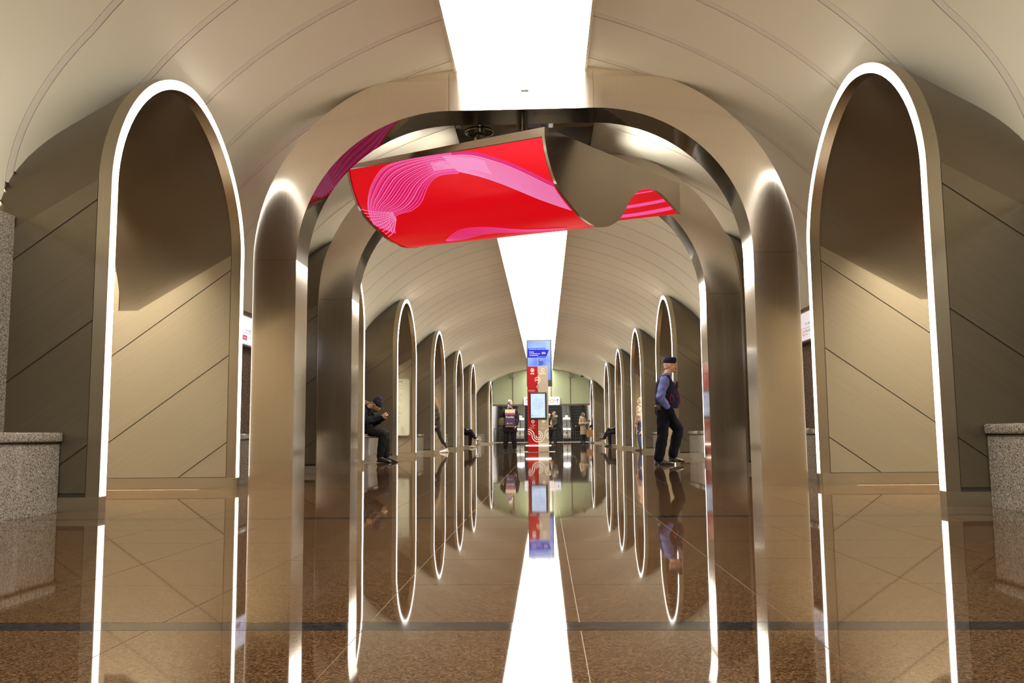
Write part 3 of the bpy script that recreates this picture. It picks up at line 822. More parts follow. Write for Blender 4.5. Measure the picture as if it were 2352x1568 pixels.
# ------------------------------------------------------------------ hanging advertising display
def build_ad():
    Y = 33.0; x0, x1, z0, z1 = -.452, .508, 2.335, 4.115
    t = empty('hanging_display', ((x0 + x1) / 2, Y, z0), label='portrait digital display with blue card advert hanging above the kiosk', cat='screen')
    off = t.location
    bevel(MB().box(x0, x1, Y, Y + .14, z0, z1).build('display_case', M['bezel'], t, off=off), .006, 1)
    f = lambda x, z, e=0: (x - off.x, -.003 - e, z - off.z)
    m = mat('advert_blue_screen', (.02, .03, .08), .4); n, l, b = nodes(m)
    tc = n.new('ShaderNodeTexCoord'); ns = n.new('ShaderNodeTexNoise'); ns.inputs['Scale'].default_value = 1.6; ns.inputs['Detail'].default_value = 1
    l.new(tc.outputs['Object'], ns.inputs['Vector']); r = ramp(n, [(.34, (.05, .16, .85)), (.5, (.17, .36, .95)), (.72, (.42, .62, 1.0))]); l.new(ns.outputs['Fac'], r.inputs[0])
    l.new(r.outputs[0], b.inputs['Emission Color']); b.inputs['Emission Strength'].default_value = .72
    mb = MB(); mb.add([f(x0 + .05, z0 + .235), f(x1 - .05, z0 + .235), f(x1 - .05, z1 - .045), f(x0 + .05, z1 - .045)], [(0, 1, 2, 3)]); mb.build('advert_screen', m, t, fix=False)
    sx = lambda px: x0 + .05 + (px - 160) * (x1 - x0 - .1) / (840 - 160)
    sz = lambda py: z1 - .045 - (py - 98) * (z1 - z0 - .28) / (1283 - 98)
    mb = MB(); mb.add([f(sx(160), sz(378), .002), f(sx(672), sz(378), .002), f(sx(692), sz(313), .002), f(sx(160), sz(313), .002)], [(0, 1, 2, 3)]); mb.build('advert_tab', glow('advert_tab_blue', (.01, .10, .85), .9), t, fix=False)
    mb = MB(); mb.add([f(sx(160), sz(600), .003), f(sx(705), sz(600), .003), f(sx(795), sz(370), .003), f(sx(160), sz(370), .003)], [(0, 1, 2, 3)]); mb.build('advert_banner', glow('advert_banner_blue', (.004, .004, .52), .9), t, fix=False)
    w = M['sign_white']; dk = glow('advert_navy', (.003, .004, .30), .9)
    T = lambda s_, size, px, py, m_, **k: text(s_, size, m_, t, f(sx(px), sz(py), .006), (1, 0, 0), **k)
    T('Решение на каждый день', .047, 205, 358, w); T('Карта', .062, 205, 447, w, bold=.001); T('с кэшбэком до', .056, 205, 497, w, bold=.001); T('за покупки', .062, 205, 548, w, bold=.001); T('30%', .108, 572, 497, w, bold=.002, squash=.85)
    T('до', .05, 480, 668, dk); T('30', .215, 478, 825, dk, bold=.004, squash=.85); T('%', .06, 668, 822, dk)
    mb = MB(); o = round_rect(sx(445), sx(715), sz(1010), sz(565), .03); i = round_rect(sx(445) + .008, sx(715) - .008, sz(1010) + .008, sz(565) - .008, .025)
    mb.strip([[f(*o[k % len(o)], .005), f(*i[k % len(i)], .005)] for k in range(len(o) + 1)]); mb.build('advert_card_outline', glow('advert_outline', (.5, .62, 1.0), .9), t, fix=False)
    mb = MB(); ring_print(mb, lambda a, c: f(a, c, .004), sx(785), sz(1140), .045, .05); quad_print(mb, lambda a, c: f(a, c, .004), sx(740), sx(825), sz(1240), sz(1225)); mb.build('advert_mark', glow('advert_mark_blue', (.2, .42, 1.0), .9), t, fix=False)
    for x in (x0 + .2, x1 - .2): MB().tube([(x - off.x, .07, z1 - off.z), (x - off.x, .07, 4.52 - off.z)], .012).build('hanger_rod', M['steel_frame'], t)
build_ad()

# ------------------------------------------------------------------ far end: glass screen wall, exit sign, speakers, camera
def build_far_end():
    Y = Y_END
    rim = [(-2.99, 2.40)]
    glass = mat('pale_green_glass', (.33, .375, .24), .12, 0, .5, coat=.4)
    wall = empty('wall_end', (0, 0, 0), kind='structure')
    vz = lambda x: VC + VB * math.sqrt(max(0, 1 - (x / VA) ** 2))
    xs = [-3.0, -1.735, -.56, .62, 1.796, 3.0]
    for a, b in zip(xs[:-1], xs[1:]):
        n = 8; poly = [(a + .012, 2.385), (b - .012, 2.385)] + [(b - .012 + (a - b + .024) * i / n, vz(b - .012 + (a - b + .024) * i / n) + .03) for i in range(n + 1)]
        MB().prism(poly, lambda u, v, d: (u, d, v), Y + .03, Y + .05).build('glass_panel', glass, wall)
    frame = mat('bronze_frame', (.13, .10, .07), .4, .6)
    for x in xs: MB().box(x - .02, x + .02, Y + .0, Y + .07, 2.36, vz(x) + .02).build('mullion', frame, wall)
    MB().box(-3.0, 3.0, Y - .01, Y + .10, 2.29, 2.385).build('lower_rail', frame, wall)
    # side pieces closing the recess beside the last archways
    for s in (-1, 1):
        poly = [(s * 3.0, 0), (s * 4.0, 0), (s * 4.0, 2.4), (s * 3.88, 2.4)] + [(s * x, vz(x) + .02) for x in (3.8, 3.6, 3.4, 3.2, 3.0)]
        MB().prism(poly, lambda u, v, d: (u, d, v), Y + .02, Y + .08).build('side_infill', M['shell_shaded'], wall)
    # exit sign
    t = empty('exit_sign', (.04, Y - .1, 2.57), label='white lit exit sign with arrow and orange line badge above the escalators', cat='sign')
    pr_ = round_rect(-1.105, 1.105, -.25, .25, .05)
    face = glow('exit_sign_face', (.80, .80, .88), .62, (.4, .4, .42))
    MB().prism(pr_, lambda u, v, d: (u, d, v), -.06, .06).build('sign_box', face, t, smooth=.6)
    f = lambda x, z: (x, -.064, z)
    ink = mat('exit_ink', (.02, .02, .04), .5)
    text('Рижская', .19, ink, t, f(-.98, .02), (1, 0, 0)); text('Rizhskaya', .11, ink, t, f(-.98, -.13), (1, 0, 0)); text('Выход', .19, ink, t, f(-.12, .02), (1, 0, 0)); text('Exit', .11, ink, t, f(-.12, -.13), (1, 0, 0))
    org = mat('exit_orange', (.80, .36, .07), .5)
    q = MB(); ring_print(q, f, .62, -.01, .075, .115); q.build('line_badge', org, t, fix=False); text('6', .12, org, t, f(.585, -.05), (1, 0, 0))
    q = MB(); disc_print(q, f, .77, .06, .022); 
    for i in range(3): quad_print(q, f, .775 + .04 * i, .815 + .04 * i, -.08 + .03 * i, -.065 + .03 * i)
    quad_print(q, f, .76, .785, -.02, .035); q.build('escalator_pictogram', mat('pictogram_blue', (.05, .07, .2), .5), t, fix=False)
    q = MB(); quad_print(q, f, .942, .968, -.12, .09); q.add([f(.955, .12), f(.875, .04), f(.875, .0), f(.955, .075), f(1.035, .0), f(1.035, .04)], [(0, 1, 2, 3), (0, 3, 4, 5)]); q.build('arrow_mark', mat('arrow_green', (.03, .06, .03), .5), t, fix=False)
    # two grey loudspeakers on the glass wall, one small camera
    gl = mat('grey_plastic', (.33, .30, .27), .5)
    for x, w in ((-1.735, 'left'), (1.796, 'right')):
        t = empty('loudspeaker', (x, Y - .02, 4.12), label='small square grey loudspeaker high on the green glass end wall, ' + w + ' one of two', cat='speaker')
        bevel(MB().box(-.11, .11, -.14, .015, -.11, .11).build('speaker_case', gl, t), .012, 2)
        MB().box(-.085, .085, -.146, -.139, -.085, .085).build('grille', mat('grey_mesh', (.22, .20, .18), .7), t)
    t = empty('security_camera', (2.52, 52.9, 4.02), label='tiny black security camera under the vault at the far right end', cat='camera')
    MB().tube([(.03, 0, .06), (.04, -.01, .02), (.02, -.04, .0)], .014).build('bracket', gl, t, smooth=.5)
    MB().tube([(.1, -.05, .02), (-.08, -.12, -.02)], .055, 12).build('camera_body', M['bezel'], t, smooth=.5)
build_far_end()

# ------------------------------------------------------------------ escalator hall
def build_escalators():
    white = mat('white_tunnel', (.80, .78, .74), .5)
    Y0 = 54.2
    for s, nm in ((-1, 'left'), (1, 'right')):
        o = MB().box(s * 3.6, s * 3.75, Y_END + .1, 80, 0, 7).build('wall_tunnel_' + nm, white); tag(o, kind='structure')
    o = MB().box(-3.75, 3.75, Y_END + .1, 80, 7, 7.2).build('ceiling_tunnel', white); tag(o, kind='structure')
    o = MB().box(-3.75, 3.75, 80, 80.2, 0, 7.2).build('wall_tunnel_end', white); tag(o, kind='structure')
    lam = empty('tunnel_lamp', (0, 60, 6.94), label='white tunnel lamp above the escalators, behind the green glass', cat='ceiling light')
    MB().box(-2.6, 2.6, -4.5, 8, 0, .06).build('lamp_panel', mat('tunnel_lamp_panel', (.9, .9, .9), .5, emit=(1, .96, .9), power=4.5), lam)
    # metal landing plates
    YL = 64.0
    lp = MB().box(-3.6, 3.6, YL - 1.7, YL + .2, -.02, .0).build('landing_plate', mat('landing_steel', (.10, .10, .095), .45, .8)); tag(lp, 'dark steel landing plate across the foot of the escalators', 'floor plate')
    dark = mat('escalator_step_black', (.022, .022, .02), .5, .3); edge = mat('step_edge', (.075, .078, .06), .45, .5)
    sil = brushed('escalator_silver', (.70, .68, .64), .25, None, (40, 2, 2), .0, .05, .05)
    run, rise = .40, .40 * math.tan(math.radians(30))
    centers = [-2.675, -.925, .82, 2.57]
    nmz = ['leftmost escalator at the far end, behind the woman with the shopping bag', 'second escalator from the left at the far end, beside the kiosk',
           'third escalator from the left at the far end, behind the man in olive', 'rightmost escalator at the far end, behind the woman in the long coat']
    for cx, lab in zip(centers, nmz):
        t = empty('escalator', (cx, YL + .8, 0), label='dark ' + lab, cat='escalator', group='escalators at the far end')
        sp = None
        for i in range(22):
            if sp is None:
                sp = MB().box(-.52, .52, 0, run + .05, -.25, 0).build('step', dark, t)
                MB().box(-.52, .52, -.012, .0, -.05, .004).build('step_nosing', edge, sp)
                o = sp
            else: o = copy_tree(sp, t)
            o.location = (0, run * i, .05 + max(0, rise * (i - 1)))
        for s in (-1, 1):
            MB().prism([(-.2, 0), (0, .0), (9, 5.2), (9, 6.2), (1.2, 1.0), (-.2, 1.0)], lambda u, v, d: (s * (.54 + d), u, v), 0, .03).build('skirt_panel', mat('dark_skirt', (.03, .03, .03), .3, .6), t)
    bl = ['left of the kiosk', 'behind the kiosk', 'right of the kiosk']
    tube = mat('escalator_tube_light', (.9, .9, .9), .4, emit=(1, .97, .95), power=8.0)
    for i, cx in enumerate([-1.6, -.05, 1.82]):
        t = empty('escalator_divider', (cx, YL + .5, 0), label='silver divider between two escalators, %s, with a lamp on it' % bl[i], cat='escalator divider', group='silver dividers between the escalators')
        hw = .30
        # rounded newel and inclined deck
        prof = [(.0, 0), (-.05, .25), (-.06, .6), (.0, .86), (.14, .98), (.45, 1.06), (9.5, 1.06 + 5.2), (9.5, .9 + 4.6), (.8, .3), (.8, 0)]
        MB().prism(prof, lambda u, v, d: (d, u, v), -hw, hw).build('deck', sil, t, smooth=.5)
        for s in (-1, 1):
            MB().tube([(s * .33, .2, .2), (s * .33, -.22, .5), (s * .33, -.18, .95), (s * .33, .1, 1.10), (s * .33, .6, 1.22), (s * .33, 9.3, 6.35)], .045, 8).build('handrail', M['bezel'], t, smooth=.6)
        MB().box(-hw + .02, hw - .02, -.075, -.05, .02, .22).build('kick_plate', M['bezel'], t)
        # little blue badge
        q = MB(); disc_print(q, lambda a, c: (a, -.062, c), -.03, .62, .055); q.build('pictogram', mat('badge_blue', (.04, .05, .22), .5), t, fix=False)
        # lamp: post, glowing tube, cone
        MB().tube([(0, .25, 1.0), (0, .55, 1.62)], .03, 8).build('lamp_post', M['bezel'], t)
        MB().tube([(-.26, .55, 1.69), (.26, .55, 1.69)], .06, 10).build('tube_light', tube, t, smooth=.6)
        MB().lathe([(.001, 2.25), (.02, 2.22), (.04, 2.16), (.15, 2.02), (.15, 1.98), (.001, 1.98)], 16, (0, .6, 0)).build('lamp_cone', M['bezel'], t, smooth=.5)
        MB().lathe([(.10, 1.98), (.10, 1.74), (.001, 1.74)], 16, (0, .6, 0)).build('lamp_glass', white, t, smooth=.5)
        MB().tube([(0, .6, 2.2), (0, .8, 3.4)], .018, 6).build('lamp_rod', M['bezel'], t)
    # n-shaped guard rails in front of the dividers
    railm = mat('dark_bronze_rail', (.09, .08, .065), .35, .9)
    for i, (cx, lab) in enumerate(((-1.6, 'left of the kiosk'), (1.82, 'right of the kiosk'), (-3.05, 'furthest left'))):
        t = empty('guard_rail', (cx, YL - .95, 0), label='thin bent steel guard rail before the escalators, ' + lab, cat='railing', group='guard rails at the escalators')
        w = .42
        MB().tube([(-w, 0, 0), (-w, 0, .9), (-w + .03, 0, .98), (-w + .1, 0, 1.02), (w - .1, 0, 1.02), (w - .03, 0, .98), (w, 0, .9), (w, 0, 0)], .022, 8).build('rail_bow', railm, t, smooth=.6)
        MB().tube([(0, 0, 0), (0, 0, 1.02)], .018, 8).build('rail_post', railm, t, smooth=.6)
        for s in (-1, 1): MB().tube([(s * w, 0, .62), (s * (w + .16), 0, .62), (s * (w + .16), 0, 0)], .016, 8).build('side_post', railm, t, smooth=.6)
build_escalators()

# ------------------------------------------------------------------ route map board in the third left passage
def build_board():
    yb = near_y(2) + D - RW - .012
    x1, x0, z0, z1 = -3.135, -3.72, .52, 1.945
    t = empty('route_map_board', ((x0 + x1) / 2, yb, (z0 + z1) / 2), label='cream route map board with rounded corners in the passage behind the seated man', cat='sign')
    off = t.location
    cream = mat("board_cream", (.34, .33, .25), .35); rim = mat('board_rim', (.17, .20, .15), .3)
    MB().prism(round_rect(x0 - off.x, x1 - off.x, z0 - off.z, z1 - off.z, .06), lambda u, v, d: (u, -d, v), .0, .05).build('board_case', rim, t, smooth=.6)
    MB().prism(round_rect(x0 + .018 - off.x, x1 - .018 - off.x, z0 + .018 - off.z, z1 - .018 - off.z, .045), lambda u, v, d: (u, -d, v), .05, .053).build('board_face', cream, t, smooth=.6)
    f = lambda x, z: (x - off.x, -.0545, z - off.z)
    ink = mat('board_ink', (.03, .028, .022), .6); pale = mat('board_pale_ink', (.13, .125, .10), .6); teal = mat('board_teal', (.10, .19, .165), .5)
    zz = lambda py: z1 - (py - 125) * (z1 - z0) / (1425 - 125); xx = lambda px: x1 - (433 - px) * .00213 * (x1 - x0) / .585 * 1.0
    text('Поезда до станции', .022, ink, t, f(xx(182), zz(176)), (1, 0, 0)); text('Марьина Роща', .048, ink, t, f(xx(182), zz(206)), (1, 0, 0), bold=.0015); text('Maryina Roscha', .024, pale, t, f(xx(182), zz(226)), (1, 0, 0))
    q = MB(); ring_print(q, f, xx(150), zz(205), .024, .036); q.build('line_badge', teal, t, fix=False)
    q = MB(); quad_print(q, f, xx(110), xx(405), zz(249), zz(246)); quad_print(q, f, xx(226), xx(230), zz(700), zz(250)); quad_print(q, f, xx(110), xx(405), zz(1205), zz(1203)); 
    rnd = random.Random(2)
    for py in (290, 350, 420, 450, 475, 505, 535, 565, 590, 620, 650): quad_print(q, f, xx(243), xx(rnd.uniform(295, 355)), zz(py + 3), zz(py - 3)); quad_print(q, f, xx(200), xx(216), zz(py + 4), zz(py - 4))
    for c in (125, 228, 330):
        for k in range(9): quad_print(q, f, xx(c), xx(c + rnd.uniform(30, 62)), zz(1235 + 17 * k), zz(1231 + 17 * k))
    q.build('route_lines', pale, t, fix=False)
    q = MB(); quad_print(q, f, xx(222), xx(231), zz(1200), zz(700)); quad_print(q, f, xx(240), xx(292), zz(722), zz(700)); q.build('route_bar', teal, t, fix=False)
    for i, (py, s_) in enumerate(((730, 'Рижская'), (755, 'Сокольники'), (785, 'Электрозав.'), (833, 'Лефортово'), (888, 'Авиамоторн.'), (918, 'Нижегородская'), (948, 'Текстил.'), (975, 'Печатники'), (1006, 'Нагатинский'), (1035, 'Кленовый'), (1064, 'Каширская'), (1106, 'Варшавская'), (1136, 'Каховская'), (1163, 'Зюзино'))):
        text(s_, .026, ink, t, f(xx(241), zz(py + 6)), (1, 0, 0))
    cols = [(.6, .1, .1), (.65, .2, .25), (.75, .6, .1), (.3, .6, .15), (.4, .2, .4)]
    for k, c in enumerate(cols):
        q = MB()
        for j, (px, py) in enumerate(((205, 705), (198, 729), (175, 755), (205, 806), (180, 806), (207, 836), (185, 893), (203, 1028), (175, 1028), (204, 1107), (204, 1137))):
            if j % 5 == k: quad_print(q, f, xx(px - 8), xx(px + 8), zz(py + 8), zz(py - 8))
        q.build('route_marks', mat('board_mark', tuple(q_ * .4 for q_ in c), .5), t, fix=False)
build_board()
# ------------------------------------------------------------------ people
class Blob:
    """closed primitives merged into one continuous skin with a voxel remesh"""
    def __init__(s): s.mb = MB()
    def ell(s, c, r, rot=(0, 0, 0), seg=18, rings=11):
        R = Euler(rot).to_matrix(); c = Vector(c); r = (r, r, r) if isinstance(r, (int, float)) else r
        vs = [c + R @ Vector((0, 0, r[2]))]
        for i in range(1, rings):
            t = PI * i / rings
            for k in range(seg):
                a = 2 * PI * k / seg; vs.append(c + R @ Vector((r[0] * math.sin(t) * math.cos(a), r[1] * math.sin(t) * math.sin(a), r[2] * math.cos(t))))
        vs.append(c + R @ Vector((0, 0, -r[2])))
        fs = [(0, 1 + k, 1 + (k + 1) % seg) for k in range(seg)]
        for i in range(rings - 2):
            for k in range(seg):
                a = 1 + i * seg + k; b = 1 + i * seg + (k + 1) % seg; fs.append((a, a + seg, b + seg, b))
        e = len(vs) - 1; o = 1 + (rings - 2) * seg
        fs += [(e, o + (k + 1) % seg, o + k) for k in range(seg)]
        s.mb.add(vs, fs); return s
    def chain(s, pts, rs, seg=12):
        pts = [Vector(p) for p in pts]
        for p, r in zip(pts, rs): s.ell(p, r, seg=12, rings=8)
        for i in range(len(pts) - 1): s.mb.tube([pts[i], pts[i + 1]], [rs[i], rs[i + 1]], seg)
        return s
    def loft(s, rings, seg=20):
        """rings: (centre, half width x, half depth y, yaw, tilt)"""
        rows = []
        for c, rx, ry, *rest in rings:
            yaw = rest[0] if rest else 0; pit = rest[1] if len(rest) > 1 else 0
            R = Euler((pit, 0, yaw)).to_matrix(); rows.append([Vector(c) + R @ Vector((rx * math.cos(2 * PI * k / seg), ry * math.sin(2 * PI * k / seg), 0)) for k in range(seg)])
        o = len(s.mb.v); s.mb.strip(rows, close=True)
        s.mb.f.append(tuple(range(o + seg - 1, o - 1, -1))); s.mb.m.append(0)
        e = len(s.mb.v) - seg; s.mb.f.append(tuple(range(e, e + seg))); s.mb.m.append(0); return s
    def done(s, name, m, parent, vox=.014, smooth=4, zmin=None, crease=None):
        me = bpy.data.meshes.new('t'); me.from_pydata([tuple(v) for v in s.mb.v], [], s.mb.f); me.update()
        bm = bmesh.new(); bm.from_mesh(me); bmesh.ops.recalc_face_normals(bm, faces=bm.faces); bm.to_mesh(me); bm.free()
        o = bpy.data.objects.new('t', me)
        rm = o.modifiers.new('r', 'REMESH'); rm.mode = 'VOXEL'; rm.voxel_size = vox
        if smooth: sm = o.modifiers.new('s', 'SMOOTH'); sm.factor = .5; sm.iterations = smooth
        out = evaluated_mesh(o)
        bpy.data.objects.remove(o); bpy.data.meshes.remove(me)
        out.name = name; out.materials.clear(); out.materials.append(m)
        if zmin is not None:
            for v in out.vertices: v.co.z = max(v.co.z, zmin)
        if crease:
            f, a = crease
            n_ = len(out.vertices); co = np.empty(n_ * 3); no = np.empty(n_ * 3)
            out.vertices.foreach_get('co', co); out.vertex_normals.foreach_get('vector', no)
            co = co.reshape(-1, 3); no = no.reshape(-1, 3)
            co += no * (a * np.sin(co[:, 2] * f + 2.2 * np.sin(co[:, 0] * f * .45) + 1.7 * np.sin(co[:, 1] * f * .6)))[:, None]
            out.vertices.foreach_set('co', co.ravel()); out.update()
        out.polygons.foreach_set('use_smooth', [True] * len(out.polygons))
        return link(name, out, parent)
def lerp(a, b, t): return Vector(a).lerp(Vector(b), t)
def hand(B, wrist, direction, palm_n, side, curl=.5, s=1.0):
    """palm, four bent fingers and a thumb added to a blob; direction = wrist to knuckles, palm_n = palm normal"""
    d = Vector(direction).normalized(); n = Vector(palm_n); n = (n - d * n.dot(d)).normalized(); w = d.cross(n) * side
    wr = Vector(wrist); kn = wr + d * .09 * s
    for k in range(5):
        t = k / 4; c = wr + d * (.012 + .075 * t) * s
        for j in (-1, 0, 1): B.ell(c + w * j * .024 * s * (.65 + .35 * t), (.017 * s, .017 * s, .015 * s), seg=8, rings=6)
    for j, ln in zip((1.5, .5, -.5, -1.5), (.070, .080, .074, .058)):
        b = kn + w * j * .0215 * s; pts = [b]; a = 0
        for seg_ in (.45, .32, .23):
            a += curl * .9; pts.append(pts[-1] + (d * math.cos(a) + n * math.sin(a)) * ln * seg_ * s * 1.15)
        B.chain(pts, [.0098 * s, .0092 * s, .0085 * s, .0075 * s], 8)
    tb = wr + d * .025 * s + w * .034 * s
    B.chain([tb, tb + (d * .6 + w * .7 + n * .25) * .036 * s, tb + (d * 1.5 + w * .75 + n * .7) * .036 * s], [.013 * s, .0112 * s, .0088 * s], 8)
def head(B, c, yaw=0, pitch=0, s=1.0):
    """head centred on c looking along +y turned by yaw, nodding by pitch (down positive)"""
    R = Euler((-pitch, 0, yaw), 'XYZ').to_matrix(); R = Euler((0, 0, yaw)).to_matrix() @ Euler((-pitch, 0, 0)).to_matrix()
    P = lambda x, y, z: Vector(c) + R @ Vector((x, y, z)) * s
    er = (R.to_euler())
    B.ell(P(0, -.012, .025), (.074 * s, .094 * s, .09 * s), er); B.ell(P(0, .018, -.03), (.062 * s, .075 * s, .082 * s), er)
    B.ell(P(0, .05, -.085), (.036 * s, .036 * s, .028 * s), er)                       # chin
    B.chain([P(0, .088, .018), P(0, .112, -.022)], [.009 * s, .0145 * s], 8); B.ell(P(0, .10, -.028), (.019 * s, .012 * s, .010 * s), er)   # nose
    B.ell(P(0, .078, .032), (.052 * s, .016 * s, .011 * s), er)                       # brow
    B.ell(P(0, .086, -.060), (.024 * s, .011 * s, .006 * s), er); B.ell(P(0, .084, -.070), (.020 * s, .010 * s, .006 * s), er)   # lips
    for k in (-1, 1):
        B.ell(P(k * .074, -.008, -.005), (.010 * s, .020 * s, .032 * s), er)
        B.ell(P(k * .042, .060, -.022), (.020 * s, .018 * s, .018 * s), er)           # cheeks
    return P, er
SKIN = mat('skin_warm', (.52, .30, .19), .5); SKIN2 = mat('skin_pale', (.62, .40, .29), .5)
BLACK = mat('cloth_black', (.012, .011, .013), .8, 0, .2); EYE = mat('eye_dark', (.02, .015, .012), .2); WHITE_EYE = mat('eye_white', (.7, .66, .6), .3); LIP = mat('lips', (.38, .15, .12), .5)
def face(P, er, root, s=1.0, brow=(.12, .09, .07)):
    e = MB()
    for k in (-1, 1):
        b = Blob(); b.ell(P(k * .031, .079, .006), (.0125 * s, .008 * s, .0085 * s), er, 10, 7); o = b.mb.build('eye', WHITE_EYE, root, smooth=True)
        b = Blob(); b.ell(P(k * .031, .0855, .006), (.0062 * s, .004 * s, .0065 * s), er, 8, 6); b.mb.build('pupil', EYE, o, smooth=True)
        b = Blob(); b.ell(P(k * .033, .089, .028), (.019 * s, .005 * s, .0045 * s), er, 10, 6); b.mb.build('eyebrow', mat('brow_hair', brow, .8), root, smooth=True)
    b = Blob(); b.ell(P(0, .096, -.065), (.021 * s, .0045 * s, .0045 * s), er, 10, 6); b.mb.build('mouth', LIP, root, smooth=True)
def shoe(B, ankle, toe, w=.046, h=.07):
    a = Vector(ankle); t = Vector(toe); d = (t - a); d.z = 0; L_ = d.length; d.normalize(); yaw = math.atan2(d.y, d.x) - PI / 2
    heel = Vector((a.x, a.y, min(a.z, t.z) if False else t.z)) - d * .055; z0 = t.z
    zs = lambda k: a.z - .085 + (z0 - (a.z - .085)) * k
    rings = []
    for k, ww, hh in ((0, .020, .026), (.05, .030, .040), (.18, .037, .050), (.36, .040, .047), (.55, .045, .038), (.72, .047, .031), (.87, .042, .026), (.96, .030, .021), (1.0, .016, .014)):
        c = a - d * .055 + d * (L_ + .055) * k; rings.append(((c.x, c.y, zs(k) + hh), w / .046 * ww, hh * 1.12, yaw, PI / 2))
    B.loft(rings, 18)
    for k in (.1, .3, .5, .7, .88):
        c = a - d * .055 + d * (L_ + .055) * k; B.ell((c.x, c.y, zs(k) + .012), (w * (.86 if k < .4 else 1.0 if k < .8 else .8), .05, .018), (0, 0, yaw), 14, 8)
    B.chain([a + Vector((0, 0, .02)), (a.x, a.y, zs(0.15) + .04)], [.045, .046])
def leg(B, hip, knee, ankle, r=(.092, .068, .055), flare=0):
    m1 = lerp(hip, knee, .5); m2 = lerp(knee, ankle, .35)
    B.chain([hip, m1, knee, m2, ankle], [r[0], (r[0] + r[1]) / 2 + .004, r[1], r[1] + .002, r[2] + flare])
def arm(B, sh, el, wr, r=(.060, .052, .042)): B.chain([sh, lerp(sh, el, .5), el, lerp(el, wr, .35), wr], [r[0], (r[0] + r[1]) / 2, r[1], r[1] * .97, r[2]])
def person(loc, rz, label): return empty('person', loc, rz, label, 'person')

